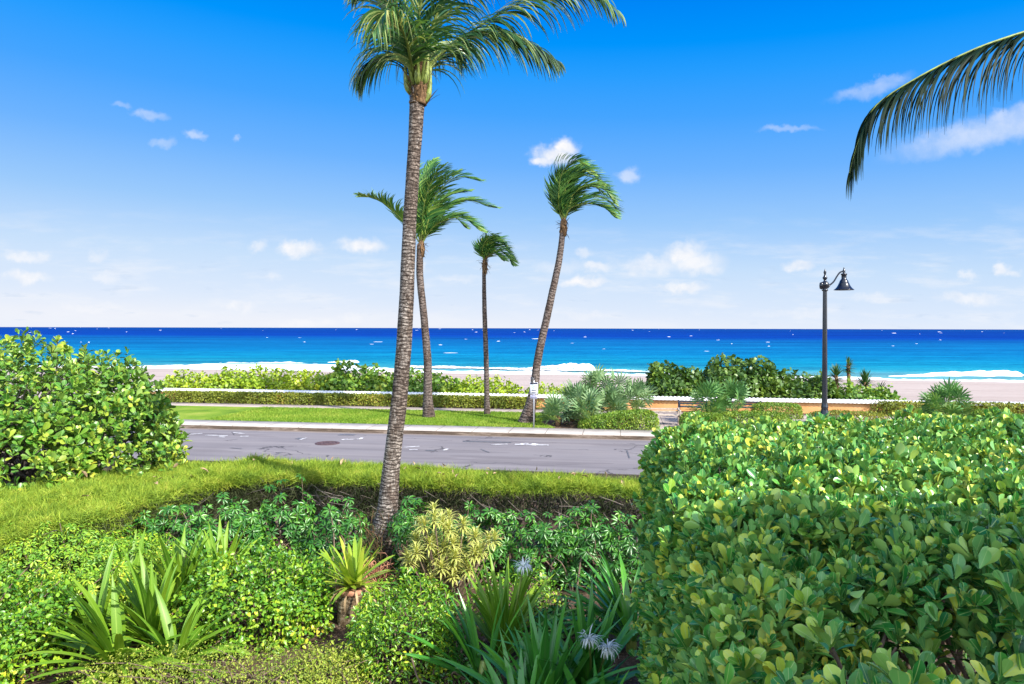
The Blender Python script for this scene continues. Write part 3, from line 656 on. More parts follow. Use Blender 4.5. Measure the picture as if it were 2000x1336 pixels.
# painted marks and cover on the road
def decal(name, quads, mat, z=.012):
    g = Geo()
    for q in quads:
        q = np.array(q, float); zc = roadz(q[:, 0], q[:, 1])+z
        g.add(np.column_stack([q, zc]), [[0, 1, 2, 3]])
    return tag(g.build(name, mat, rot=-TH, smooth=False), kind='structure')
def pix_uv(px, py):
    h = HZ+.0025*(px-CX); d = CAMZ*F_PX/(py-h); return UV_of((px-CX)/F_PX*d, d)
def stroke(p0, p1, w=.12):
    a = np.array(pix_uv(*p0)); b = np.array(pix_uv(*p1)); d = nrm(b-a); q = np.array([-d[1], d[0]])*w/2
    return [a-q, b-q, b+q, a+q]
yl = []
for a in np.arange(-60, 60, 1.0):
    if rng.random() < .86: yl.append([(a, 21.75), (a+.985, 21.75), (a+.985, 21.87), (a, 21.87)])
decal('road_edge_line', yl, M['yellow'], .012)
gl = [[(a, 21.46), (a+1.99, 21.46), (a+1.99, 21.70), (a, 21.70)] for a in np.arange(-60, 60, 2.)]
decal('gutter_strip', gl, M['path'], .012)
decal('road_marking', [stroke(*s) for s in (((352, 849.5), (396, 846.5)), ((402, 850), (445, 851)), ((456, 845), (478, 846.5)), ((428, 853.5), (440, 853.8)), ((470, 852.2), (486, 852)),
      ((668, 859), (704, 857.5)), ((704, 857.5), (708, 855)), ((668, 859), (680, 857)), ((586, 859), (600, 855)),
      ((786, 874.5), (820, 872)), ((800, 879), (816, 878.5)), ((868, 880), (874, 877)))]
      + [stroke((1006, 868), (1072, 869.5), .16), stroke((1016, 869.5), (1024, 866), .2), stroke((1024, 866), (1032, 866.5), .2), stroke((1042, 870), (1048, 867), .2), stroke((1030, 868.8), (1046, 866.3), .14), stroke((960, 868.8), (992, 867.5), .1)], M['paint'])
decal('tar_patch', [stroke(*s, w) for s, w in ((((498, 893), (520, 886)), .07), (((538, 888), (552, 883)), .05), (((662, 848.6), (694, 848.8)), .3), (((580, 857.5), (592, 855.5)), .25), (((905, 862), (1000, 864)), .18), (((832, 880), (850, 881)), .15), (((940, 878), (956, 884)), .06), (((1225, 880), (1230, 895)), .05), (((450, 875), (474, 877)), .05))], M['sign_back'], .010)
g = Geo(); uu, v0 = pix_uv(640, 866); c = W(uu, v0, float(roadz(uu, v0))+.003)
lathe(g, (0, 0, 0), [(.001, .02), (.16, .02), (.17, .012), (.20, .012), (.21, .02), (.28, .02), (.29, .010), (.33, .010), (.34, .022), (.45, .020), (.47, .0)], 28)
g.V[0] = g.V[0]+c; o = g.build('manhole_cover', M['iron_rust']); tag(o, 'round rusty manhole cover set in the grey asphalt road', 'manhole cover')

# ------------------------------------------------------------------ wall and coping
t = thing('boundary_wall', W(-3, 38.55, .05), 'long low orange stucco wall with scalloped white coping along the beach', 'wall')
g = Geo()
UA, UB = -28., 34.
for a in np.arange(UA, UB, 2.):
    box(g, W(a+1, 38.55, .31), (2.0, .26, .70), rz=-TH)
g.build('wall_body', M['stucco'], t, smooth=False)
g = Geo(); V = []
us = np.arange(UA, UB+.001, .21/8); ph = us/.21*2*math.pi; sc = np.abs(np.sin(ph/2))
pr = [(-.25, .66), (-.26, .70), (-.20, .765), (0, .79), (.20, .765), (.26, .70), (.25, .66)]
for a, s_ in zip(us, sc):
    for o, zz in pr: V.append(W(a, 38.55+o*(1+.06*s_), zz+(.055*s_ if zz > .66 else -.01*s_)))
m = len(pr); i, j = np.meshgrid(np.arange(len(us)-1), np.arange(m-1), indexing='ij'); k = i*m+j
g.add(V, np.stack([k, k+m, k+m+1, k+1], -1).reshape(-1, 4)); g.build('coping', M['coping'], t)

# ------------------------------------------------------------------ shrubs: generic builder
def shrub(name, base, label, cat, leafgeo, leafm, stem=None, stemm='wood', group=None, part='foliage'):
    t = thing(name, base, label, cat, group)
    leafgeo.build(part, M[leafm], t)
    if stem is not None and stem.n: stem.build('stems', M[stemm], t)
    return t
def clipped(name, uv, size, zb, zt, n, label, cat, mat='clip', e=7, L=.06, group=None, lump=.03, shape=None):
    """clipped hedge or mound whose box is centred at u, v (road axes)"""
    r = np.array([size[0]/2, size[1]/2, zt-zb]); tp, nn = tips_of((0, 0, 0), r, e, n, lump, 2.2, .14, None, 2.)
    m = tp[:, 2] > 0; tp, nn = tp[m], nn[m]
    if shape is not None: tp = shape(tp, r)
    def tow(p): return np.stack([p[:, 0]*TC+p[:, 1]*TS, -p[:, 0]*TS+p[:, 1]*TC, p[:, 2]], 1)
    c = W(uv[0], uv[1], zb); tp = tow(tp)+c; nn = tow(nn)
    g = Geo(); n2 = len(tp); leaves(g, tp, nn, L*1.35, .6, ELLIP, up=.3, out=.45, droop=.0)
    for q in tp[rng.choice(len(tp), max(14, int(size[0]*5)))]:
        b = q-.15*((q-c)@W(0, 1))*W(0, 1); b[2] = zb-.03; e = b*.3+q*.7; e[2] = max(zb+.1, q[2]-.08)
        tube(g, spline([b, b*.5+e*.5+rng.normal(size=3)*.03, e], 5), np.linspace(.02, .008, 5), 5, 1, cap=False)
    t = thing(name, c, label, cat, group); g.build('foliage', [M[mat], M['wood']], t); return t

# clipped hedge in front of the wall, left
clipped('clipped_hedge', (-15.2, 38.0), (22.6, .62), .12, .70, 30000, 'long low clipped hedge in front of the white-capped wall behind the lawn', 'hedge', 'clip_brown', e=12, L=.085)
clipped('clipped_hedge', (17.6, 38.0), (10.5, .62), .12, .78, 12000, 'clipped hedge along the wall behind the fan palm at far right', 'hedge', 'clip_brown', e=12, L=.085)
# mounds and low hedges in the beds
def rising(p, r):
    p = p.copy(); f = np.interp(p[:, 0]/r[0], [-1, -.55, .1, .7, 1], [.38, .62, .88, 1.02, .98]); p[:, 2] *= f; return p
def uvp(px, d): return UV_of((px-CX)/F_PX*d, d)
u0, v0 = uvp(1207, 30.9)
clipped('clipped_hedge', (u0, v0), (3.45, 1.1), .1, .90, 12000, 'clipped green hedge sloping up to a square end beside the pavement', 'hedge', 'clip', e=5.5, L=.062, shape=rising)
u0, v0 = uvp(1372, 30.6)
clipped('clipped_hedge', (u0, v0), (1.9, 1.0), .1, .78, 6000, 'small clipped hedge beside the bench end in front of the fan palm', 'hedge', 'clip', e=5, L=.062)
u0, v0 = uvp(1517, 34.5)
clipped('clipped_hedge', (u0, v0), (2.3, 1.0), .1, .80, 6500, 'clipped block hedge against the orange wall between fan palm and lamp post', 'hedge', 'clip', e=6, L=.062)
u0, v0 = uvp(1470, 31.6)
clipped('clipped_hedge', (u0, v0), (3.2, .9), .1, .72, 7000, 'low clipped hedge just below the fan palm near the lamp post', 'hedge', 'clip', e=5, L=.062)
u0, v0 = uvp(1655, 32.5)
clipped('clipped_hedge', (u0, v0), (3.6, .9), .1, .66, 5000, 'low dark clipped hedge behind the lamp post', 'hedge', 'clip_brown', e=4, L=.062)
u0, v0 = uvp(1942, 29.5)
clipped('clipped_hedge', (u0, v0), (1.75, 1.6), .1, 1.06, 8000, 'rounded clipped green mound in front of the wall hedge at far right', 'hedge', 'clip', e=3.2, L=.062)

# dune shrubs behind the wall
def dune(name, cuv, r, zb, n, label, mat, L=.17, ls=1.0, lump=.25, group=None, e=2.4, T=ROUND, cat='shrub'):
    base = W(cuv[0], cuv[1], zb); n = int(n*1.9); L *= 1.12; tp, nn = tips_of((0, 0, 0), r, e, n, lump, ls, .35, -.05)
    tp = np.stack([tp[:, 0]*TC+tp[:, 1]*TS, -tp[:, 0]*TS+tp[:, 1]*TC, tp[:, 2]], 1)+base
    g = Geo(); leaves(g, tp, nn, L, .95, T, up=.35, out=.5, droop=.05)
    k = rng.choice(len(tp), max(6, n//160)); ex = []
    for p, q in zip(tp[k], nn[k]):                        # stray shoots
        dd = nrm(q+UPV*1.3+rng.normal(size=3)*.4); ln = rng.uniform(.15, .5)
        for a in np.linspace(.2, 1, 6): ex.append(p+dd*ln*a)
    ex = np.array(ex); leaves(g, ex, rdir(len(ex)), L*.85, .95, T, up=.5, out=.3, droop=0)
    s = Geo(); branches(s, base, tp, 40, .035, .008, spread=min(r[0]*.5, .9))
    return shrub(name, base, label, cat, g, mat, s, 'wood_grey', group)
dune('sea_grape', (-21.2, 41.4), (5.2, 1.5, 2.0), -.35, 6500, 'yellow-green dune shrub behind the wall next to the big left bush', 'grape_bright', .15, 1.3, .2, e=3.2)
dune('dune_shrub', (-26.5, 41.4), (2.6, 1.4, 1.75), -.35, 3000, 'yellow-green dune shrub behind the wall half hidden by the big left bush', 'grape_bright', .15, 1.3, .22)
dune('sea_grape', (-15.6, 41.6), (3.1, 1.5, 2.15), -.35, 4200, 'taller sea grape behind the wall left of the tall palm trunk', 'grape', .20, 1.1, .28)
dune('sea_grape', (-11.6, 41.5), (2.9, 1.4, 1.85), -.35, 3600, 'low sea grape behind the wall partly hidden by the tall palm trunk', 'grape', .18, 1.2, .25)
dune('dune_shrub', (-7.8, 41.2), (2.7, 1.3, 1.7), -.35, 3600, 'bright green low shrub behind the wall between two palm trunks', 'grape_bright', .13, 1.5, .22)
dune('dune_shrub', (-4.0, 41.0), (2.4, 1.2, 1.3), -.35, 2600, 'lowest bright shrub behind the wall tapering off beside the sign', 'grape_bright', .13, 1.5, .25)
dune('sea_grape', (3.2, 42.2), (1.75, 1.7, 2.5), -.4, 4200, 'dark sea grape behind the wall right of the palmetto clump', 'grape_dark', .22, 1.0, .22)
dune('sea_grape', (6.9, 42.0), (2.4, 1.9, 2.95), -.4, 5600, 'tallest dark sea grape behind the orange wall', 'grape_dark', .22, .9, .2)
dune('sea_grape', (10.2, 41.8), (1.9, 1.5, 2.1), -.4, 3600, 'sea grape behind the wall sloping down towards the lamp post', 'grape_dark', .2, 1.1, .22)
dune('sea_grape', (13.2, 41.2), (2.4, 1.2, 1.45), -.4, 3200, 'low sea grape behind the wall around the yuccas', 'grape', .17, 1.3, .25)
dune('dune_shrub', (25.5, 41.3), (4.2, 1.5, 1.55), -.35, 5000, 'bright green low mound of dune shrub behind the wall at far right', 'grape_bright', .16, 1.3, .12, e=2.6)

# ------------------------------------------------------------------ palms
def frond(parent, pts, nleaf, Lmax, wl, gdroop, wind=(0, 0, 0), spread=.75, nseg=6, vee=.25, mat='palm', r0=.03, bare=.18, both=True, curl=0., name='frond', label=None):
    pts = np.asarray(pts, float); rp = spline(pts, 40); g = Geo()
    tube(g, rp, np.linspace(r0, r0*.12, 40), 5, 1, cap=False)
    L = np.concatenate([[0], np.cumsum(np.linalg.norm(np.diff(rp, axis=0), axis=1))]); tot = L[-1]
    ts = np.linspace(bare, .995, nleaf); wind = np.array(wind, float)
    Tn = nrm(np.gradient(rp, axis=0)); n = 0
    for t in ts:
        q = np.array([np.interp(t*tot, L, rp[:, a]) for a in range(3)]); T = nrm(np.array([np.interp(t*tot, L, Tn[:, a]) for a in range(3)]))
        up = UPV-T*T[2]
        if np.linalg.norm(up) < .25: up = up+np.array([.3, -.4, 0])
        up = nrm(up-T*(up@T)); B = np.cross(T, up)
        f = (t-bare)/(1-bare); ln = Lmax*(.55+.45*math.sin(math.pi*min(1, f*.9+.18)))*(1 if f < .82 else 1-(f-.82)*2.6)
        for s in (1, -1):
            d = nrm(B*s*spread+T*(.45+.75*f)+up*vee+rng.normal(size=3)*.07)
            lf = ln*rng.uniform(.85, 1.08); p = q.copy(); V, U = [], []; gd = gdroop*rng.uniform(.75, 1.3)
            for k in range(nseg+1):
                tt = k/nseg; w = wl*.5*(.5+.5*min(1, tt*5))*(1-tt**2.2*.92)
                sd = nrm(T-d*(T@d)+up*.25*s)
                V += [p-sd*w, p+sd*w]; U += [(.5-.3, tt), (.5+.3, tt)]
                p = p+d*lf/nseg; d = nrm(d-UPV*gd*(.35+tt)+wind*(.3+tt))
            g.add(V, [(2*k, 2*k+1, 2*k+3, 2*k+2) for k in range(nseg)], U, 0)
    o = g.build(name, [M[mat], M['petiole']], parent)
    if label: o['label'] = label
    return o
def trunk(parent, pts, rads, seg, mat, ring, amp, n=150):
    c = spline(pts, n); r = np.interp(np.linspace(0, 1, n), np.linspace(0, 1, len(rads)), rads); g = Geo()
    tube(g, c, r, seg, rfun=lambda L, a: 1+amp*(1-((L*ring+.12*np.sin(a*2)+.1*np.sin(L*3))%1))+.02*np.sin(a*3+L*2.1)+.015*np.sin(a*5-L*7))
    return g.build('trunk', mat, parent)

# the tall near palm
D0 = 12.4
base = P(739, 1118, D0); base[2] = .18
t = thing('palm_tree', base, 'tall coconut palm with ringed trunk in the near garden before the feathery hedge', 'palm tree')
tp_ = [base]+[P(x, y, D0) for x, y in ((748, 1060), (757, 1000), (767, 890), (782, 765), (791, 640), (799, 450), (808, 300), (814, 195), (819, 120))]
trunk(t, tp_, [.39, .255, .175, .142, .134, .129, .114, .112, .130, .09], 28, M['trunk'], 15.5, .030, 520)
def fr(lst, d): return [P(a[0], a[1], d+(a[2] if len(a) > 2 else 0)) for a in lst]
nearf = [[(825, 165), (838, 130), (866, 100), (961, 35), (1060, -12), (1140, -22), (1205, 22)], [(827, 165, .2), (846, 125, .2), (885, 82, .4), (950, 62, .5), (1020, 80, .6), (1085, 118, .7)],
         [(807, 172), (795, 128, .1), (768, 108, .2), (730, 120, .3), (703, 150, .3)], [(806, 165, -.1), (793, 110, -.3), (768, 35, -.5), (735, -22, -.6), (700, -20, -.6)],
         [(815, 160, .1), (818, 60, .3), (812, -50, .5), (795, -170, .7), (760, -220, .8)], [(822, 160, -.1), (838, 70, -.4), (880, -30, -.6), (960, -90, -.7), (1050, -80, -.6)],
         [(815, 158, -.15), (815, 60, -.5), (832, -60, -.8), (865, -130, -1.)],         [(812, 158, .2), (800, 80, 1.), (780, 40, 2.), (765, 70, 2.8)], [(822, 160, .2), (845, 105, .7), (878, 85, 1.1), (905, 110, 1.5)],
         [(808, 160, 0), (790, 70, -.8), (755, 25, -1.5), (728, 60, -2.)], [(824, 160, 0), (850, 40, .5), (905, -40, .8), (990, -60, .9), (1060, -20, 1.)], [(810, 160), (800, 60, -.2), (772, -60, -.3), (720, -130, -.3), (650, -140, -.3)]]
for i, f in enumerate(nearf):
    frond(t, fr(f, D0), 68 if i in (0, 1, 5) else 56, 1.15 if i != 2 else 1.0, .036, .42, (.035, 0, 0), .40, 8, .0, 'palm', .032, .13)
g = Geo()
for a in range(7):                                           # swollen frond bases and fibre round the crown
    an = a*2.4; b0 = P(815, 190-(a % 3)*16, D0)+np.array([math.cos(an)*.12, math.sin(an)*.12, 0])
    tube(g, spline([b0-np.array([0, 0, .10]), b0+np.array([math.cos(an)*.08, math.sin(an)*.08, .12]), b0+np.array([math.cos(an)*.10, math.sin(an)*.10, .55])], 10), [.03, .05, .06, .058, .05, .042, .036, .03, .026, .02], 7)
g.build('leaf_sheath', M['sheath'], t)
g = Geo()
for a in range(110):
    an = rng.uniform(0, 6.28); b0 = P(816, rng.uniform(80, 205), D0)+np.array([math.cos(an)*.14, math.sin(an)*.14, 0])
    strap(g, b0, an, rng.uniform(.75, 1.5), rng.uniform(.12, .38), rng.uniform(.02, .06), rng.uniform(-.2, .5), 4, .2)
tube(g, spline([P(816, 205, D0), P(819, 150, D0), P(822, 70, D0)], 30), np.linspace(.15, .10, 30), 12, rfun=lambda L, a: 1+.12*np.sin(L*40+a*3)+.08*np.sin(a*7+L*11))
g.build('crown_fibre', M['fibre'], t)

def far_palm(label, D, tpts, rads, crown, fronds, L, mat='palm_far', wl=.06, wind=(.34, 0, .02), nl=52, shd=.1):
    base = P(tpts[0][0], tpts[0][1], D); base[2] = .1
    t = thing('palm_tree', base, label, 'palm tree', 'palms on the lawn')
    trunk(t, [base]+[P(x, y, D) for x, y in tpts[1:]], rads, 14, M['trunk_far'], 7., .05, 260)
    for i, f in enumerate(fronds):
        k = len(f); dz = [-1.5, 1.3, .4, -.7, 1.9, -1.1, .8, -.2, 2.2][i % 9]*L
        pts = [P(a[0], a[1], D+dz*(j/(k-1))**1.2) for j, a in enumerate(f)]
        frond(t, pts, nl, L, wl, .12, wind, .6, 5, .1, mat, .04, .10)
    g = Geo(); c = P(*crown, D)
    for a in range(40):
        an = rng.uniform(0, 6.28); b0 = c+np.array([math.cos(an)*.12, math.sin(an)*.12, rng.uniform(-.45, .25)])
        strap(g, b0, an, rng.uniform(-1.2, 1.4), rng.uniform(.15, .4), rng.uniform(.04, .10), rng.uniform(-.3, 1.), 4, .2)
    tube(g, [c-np.array([0, 0, .6]), c-np.array([0, 0, .2]), c+np.array([0.02, 0, .5])], [shd*1.3, shd*1.9, shd*.7], 9, rfun=lambda L, a: 1+.15*np.sin(a*4+L*13))
    g.build('crown_fibre', M['fibre'], t)
    g = Geo()
    for a in range(8):
        an = a*.8; tube(g, spline([c, c+np.array([math.cos(an)*.18+.05, math.sin(an)*.18, .55]), c+np.array([math.cos(an)*.3+.15, math.sin(an)*.3, 1.2])], 6), np.linspace(.05, .025, 6), 5, cap=False)
    g.build('leaf_stalks', M['petiole'], t)
    return t
far_palm('wind-blown palm directly behind the tall near trunk, one frond pointing left', 34.4, [(838, 816), (836, 770), (835, 700), (828, 620), (820, 540), (820, 478)], [.31, .21, .185, .17, .165, .15], (822, 478),
    [[(822, 478), (792, 436), (747, 395), (703, 380)], [(822, 478), (822, 400), (834, 335), (847, 312)], [(820, 478), (814, 400), (808, 340), (800, 310)], [(822, 478), (845, 395), (885, 348), (937, 352)],
     [(822, 478), (850, 422), (905, 392), (970, 405)], [(822, 478), (850, 440), (900, 425), (940, 450)], [(822, 478), (846, 443), (882, 424), (910, 442)], [(822, 478), (835, 410), (860, 355), (893, 335)], [(822, 478), (842, 425), (885, 395), (930, 390)],
     [(822, 478), (828, 400), (846, 345), (870, 322)], [(822, 478), (838, 430), (870, 385), (915, 372)]], 1.25, wl=.085, nl=56)
far_palm('short thin palm on the lawn between the other two, with a small swept crown', 35.6, [(952, 812), (951, 760), (949, 680), (946, 600), (945, 515)], [.16, .125, .12, .11, .085], (946, 512),
    [[(946, 510), (942, 487), (953, 464), (972, 462)], [(946, 510), (948, 487), (966, 470), (986, 478), (993, 488)], [(946, 510), (950, 490), (972, 480), (990, 490), (1000, 502)], [(946, 510), (952, 496), (975, 490), (993, 503), (1001, 516)],
     [(946, 510), (944, 490), (950, 475), (964, 466)], [(946, 510), (955, 498), (970, 496), (983, 507)], [(946, 510), (942, 495), (946, 478), (958, 464)], [(946, 510), (950, 488), (962, 474), (980, 474)]], .85, wl=.07, nl=42, shd=.075)
far_palm('leaning palm with flared foot beside the sign post, crown swept to one side', 32.6, [(1029, 826), (1036, 795), (1044, 755), (1051, 700), (1074, 592), (1091, 512), (1100, 440)], [.40, .25, .19, .175, .16, .145, .12], (1100, 436),
    [[(1100, 436), (1090, 392), (1097, 338), (1122, 314), (1140, 320)], [(1100, 436), (1095, 385), (1114, 335), (1148, 330), (1168, 350)], [(1100, 436), (1100, 388), (1128, 346), (1166, 350), (1186, 374)], [(1100, 436), (1105, 398), (1138, 365), (1178, 370), (1198, 394)],
     [(1100, 436), (1110, 404), (1148, 384), (1186, 390), (1208, 412)], [(1100, 436), (1112, 408), (1143, 398), (1176, 404), (1200, 422)], [(1100, 436), (1089, 405), (1093, 370), (1108, 345), (1130, 338)], [(1100, 436), (1098, 395), (1110, 355), (1135, 335), (1155, 340)], [(1100, 436), (1104, 400), (1125, 372), (1160, 365), (1185, 380)]], 1.2, wl=.085, nl=56)
# palm standing outside the frame whose frond hangs into the picture
DR = 9.8
base = np.array([9.9, 9.6, .2]); top = np.array([9.4, 9.8, 8.6])
t = thing('palm_tree', base, 'palm outside the frame whose dark drooping frond hangs in from the upper right', 'palm tree')
trunk(t, [base, base*.6+top*.4+np.array([.25, 0, 0]), top], [.3, .18, .16, .15, .14], 20, M['trunk'], 15., .045, 300)
c0 = top+np.array([0, 0, .1])
frond(t, [c0]+[P(x, y, DR-.02*k) for k, (x, y) in enumerate(((2190, 20), (2080, 38), (2000, 62), (1900, 97), (1790, 152), (1708, 208), (1676, 275), (1658, 338)))], 96, 1.32, .027, .5, (.02, 0, 0), .22, 9, -.12, 'palm_backlit', .028, .2)
for az, el in ((-1.0, .7), (-.3, .9), (.4, .6), (1.0, .9), (-.6, .4), (.1, .5), (.0, 1.3)):
    dd = np.array([math.cos(az)*math.cos(el), math.sin(az)*math.cos(el), math.sin(el)]); 
    pts = [c0, c0+dd*1.1, c0+dd*2.1-UPV*.25, c0+dd*2.9-UPV*1.0, c0+dd*3.3-UPV*1.9]
    frond(t, pts, 60, .8, .034, .3, (0, 0, 0), .7, 6, .15, 'palm_backlit', .03, .18)

# ------------------------------------------------------------------ fan palms and yuccas
def fan_T(nseg=11, span=118):
    V, F, U = [], [], []
    for k in range(nseg):
        a = R(-span+2*span*(k+.5)/nseg); da = R(span/nseg)*.80; o = len(V); ln = 1-.25*abs(a)/R(span)
        for r, w, z in ((.03, 1, 0), (.42, 1, .03), (.72, .62, -.01), (1., .06, -.13)):
            rr = r*ln
            for s in (-1, 1):
                b = a+s*da*w; V.append((math.sin(b)*rr, math.cos(b)*rr, z+(.02 if s > 0 else 0))); U.append((.5+.3*s, r))
        F += [(o+2*j, o+2*j+1, o+2*j+3, o+2*j+2) for j in range(3)]
    return np.array(V), np.array(F), np.array(U)
FAN = fan_T()
def fan_plant(px, D, h, wd, nl, label, mat='fan', name='saw_palmetto', group=None, rl=.60):
    base = P(px, 800, D); base[2] = .1
    nl = int(nl*.62); t = thing(name, base, label, 'fan palm', group); g = Geo(); s = Geo()
    az = rng.uniform(0, 6.28, nl); el = R(12)+R(72)*rng.random(nl)**.9; ln = (h-rl*.55)*(.45+.55*np.sin(el))*rng.uniform(.75, 1.05, nl)
    d = np.stack([np.cos(az)*np.cos(el)*wd, np.sin(az)*np.cos(el)*wd, np.sin(el)], 1)
    st = base+np.array([0, 0, .08])+np.stack([rng.normal(size=nl)*.1, rng.normal(size=nl)*.1, rng.uniform(0, .2, nl)], 1)
    tip = st+d*ln[:, None]
    for a, b in zip(st, tip): tube(s, [a, a*.5+b*.5+np.array([0, 0, .04]), b], [.016, .012, .008], 4, cap=False)
    dd = nrm(d+UPV*.25); r_ = rl*rng.uniform(.8, 1.15, nl); nv = nrm(UPV*.7-np.stack([np.cos(az), np.sin(az), az*0], 1)*.6+rng.normal(size=(nl, 3))*.45)
    scatter(g, FAN, dd, nv, tip, np.stack([r_, r_], 1))
    g.build('fan_leaves', M[mat], t); s.build('leaf_stalks', M['petiole'], t)
    g = Geo(); tube(g, [base-UPV*.1, base+UPV*.25, base+np.array([.05, 0, .4])], [.12, .13, .06], 9, rfun=lambda L, a: 1+.15*np.sin(a*5+L*30)); g.build('trunk', M['fibre'], t)
    return t
G_ = 'silvery fan palms by the pavement'
for px, D, h, w, nl, lb in ((1090, 31.6, 1.15, .9, 30, 'small silvery fan palm at the pavement edge beside the sign post'), (1118, 33.3, 1.75, .8, 34, 'upright silvery fan palm at the left of the clump behind the small front one'),
        (1150, 31.4, 1.25, .9, 30, 'silvery fan palm at the front of the clump behind the sloping hedge end'), (1165, 33.6, 2.15, .8, 40, 'tall silvery fan palm in the middle of the clump'),
        (1205, 33.8, 2.15, .85, 40, 'tall silvery fan palm right of the clump middle, behind the sloping hedge'), (1240, 33.4, 1.7, .9, 34, 'spreading silvery fan palm at the right end of the clump next to the orange wall'), (1135, 32.2, 1.5, .9, 32, 'bushy silvery fan palm in the lower left of the clump'), (1190, 32.4, 1.5, .9, 32, 'silvery fan palm just above the sloping hedge')):
    fan_plant(px, D, h, w, nl, lb, 'fan', group=G_)
fan_plant(1385, 32.6, 1.6, 1.0, 44, 'fan palm between the benches in front of the orange wall, left of its twin', 'fan_green', group='fan palms by the benches')
fan_plant(1432, 33.0, 1.65, 1.0, 44, 'fan palm in front of the orange wall, nearer the lamp post than its twin', 'fan_green', group='fan palms by the benches')
fan_plant(1852, 31.6, 1.75, .95, 60, 'single dark green fan palm in front of the wall at far right', 'fan_green')
def yucca(px, D, zb, h, nl, L, label):
    base = P(px, 760, D); base[2] = zb; t = thing('yucca', base, label, 'yucca', 'yuccas behind the wall'); g = Geo()
    top = base+np.array([rng.normal()*.08, 0, h])
    tube(g, [base, base*.5+top*.5+np.array([.04, 0, 0]), top], [.13, .11, .10], 8, rfun=lambda L_, a: 1+.15*np.sin(a*5+L_*40)); g.build('trunk', M['fibre'], t)
    g = Geo()
    for k in range(nl):
        q = rng.random(); strap(g, top-np.array([0, 0, .45*q]), rng.uniform(0, 6.28), R(85)-R(110)*q, L*rng.uniform(.75, 1.1), .085, rng.uniform(0, .35), 4, .25)
    g.build('leaf_rosette', M['yucca'], t)
yucca(1636, 41.5, -.3, 2.05, 90, .75, 'yucca with a full head just right of the lamp post')
yucca(1657, 42.5, -.3, 2.65, 64, .55, 'tallest yucca with a bare trunk behind the wall')
yucca(1690, 41.2, -.3, 1.65, 110, .85, 'bushy yucca behind the wall right of the tall bare one')
yucca(1724, 41.0, -.3, 1.25, 60, .65, 'short yucca at the right end of the group')
yucca(1665, 41.0, -.3, 1.0, 66, .7, 'low yucca in front of the taller ones behind the wall')

# ------------------------------------------------------------------ lamp, sign, benches
D = 30.2; base = P(1611, 800, D); base[2] = .1
t = thing('street_lamp', base, 'black cast-iron street lamp with a bell shade on a curved arm', 'street lamp')
z0 = base[2]; ztop = P(1609, 566, D)[2]
g = Geo(); lathe(g, base, [(.001, 0), (.24, 0), (.24, .12), (.20, .18), (.19, .55), (.215, .6), (.20, .68), (.15, .85), (.13, .95), (.15, 1.0), (.13, 1.05), (.115, 1.2), (.105, 2.6), (.085, ztop-z0-.25), (.082, ztop-z0-.02)], 20); g.build('pole', M['iron'], t)
g = Geo(); c = np.array([base[0], base[1], ztop])
lathe(g, c, [(.082, -.06), (.12, -.05), (.125, 0), (.09, .03), (.12, .08), (.16, .16), (.165, .23), (.12, .33), (.06, .36), (.05, .42), (.09, .47), (.095, .52), (.05, .58), (.035, .66), (.06, .72), (.045, .78), (.012, .86), (.001, .90)], 18)
lathe(g, c+np.array([-.15, 0, .17]), [(.001, -.16), (.07, -.12), (.085, 0), (.07, .12), (.001, .16)], 12)
g.build('finial', M['iron'], t)
g = Geo(); arm = [c+np.array(q) for q in ((.12, 0, .20), (.24, 0, .23), (.38, 0, .36), (.50, 0, .56), (.62, 0, .72), (.74, 0, .775), (.84, 0, .77))]
tube(g, spline(arm, 30), .033, 8); tube(g, [c+np.array((.10, 0, .10)), c+np.array((.2, 0, .2))], [.06, .04], 8); g.build('arm', M['iron'], t)
g = Geo(); sc = c+np.array([.80, 0, 0])
lathe(g, sc, [(.001, .95), (.03, .92), (.02, .87), (.05, .84), (.055, .74), (.045, .70), (.12, .68), (.125, .64), (.10, .61), (.10, .46), (.13, .43), (.17, .36), (.195, .28), (.215, .265), (.215, .245), (.235, .20), (.28, .12), (.34, .05), (.40, .005), (.405, -.01), (.39, -.005), (.33, .04), (.22, .2), (.18, .25), (.001, .26)], 26)
g.build('lamp_shade', M['iron'], t)

D = 30.9; base = P(1043, 833, D); base[2] = .1
t = thing('road_sign', base, 'white parking sign over a small lilac plate on a thin steel post', 'sign')
g = Geo(); bevbox(g, base+np.array([0, 0, 1.02]), (.06, .04, 2.05), .008); g.build('post', M['galv'], t)
cs = P(1043, 758, D)-np.array([0, .035, 0])
g = Geo(); bevbox(g, cs, (.35, .006, .50), .002); pl = g.build('sign_plate', M['sign_white'], t)
g = Geo(); bevbox(g, cs+np.array([0, -.006, .205]), (.33, .004, .075), .001)
bevbox(g, cs+np.array([0, -.006, -.085]), (.19, .004, .045), .001); bevbox(g, cs+np.array([0, -.006, -.185]), (.19, .004, .028), .001)
bevbox(g, cs+np.array([-.155, -.006, -.02]), (.012, .004, .38), .001); bevbox(g, cs+np.array([.155, -.006, -.02]), (.012, .004, .38), .001); bevbox(g, cs+np.array([0, -.006, -.237]), (.33, .004, .012), .001)
g.build('lettering', M['sign_dark'], pl)
g = Geo()
for a in range(24):
    a0 = a/24*2*math.pi; p0 = cs+np.array([math.cos(a0)*.075, -.006, .065+math.sin(a0)*.075]); box(g, p0, (.022, .004, .022))
box(g, cs+np.array([-.015, -.006, .065]), (.016, .004, .085)); box(g, cs+np.array([.012, -.006, .09]), (.04, .004, .014)); box(g, cs+np.array([.012, -.006, .062]), (.04, .004, .014)); box(g, cs+np.array([.032, -.006, .076]), (.014, .004, .03))
g.build('emblem', M['sign_green'], pl)
c2 = P(1043, 774.5, D)-np.array([0, .035, 0])
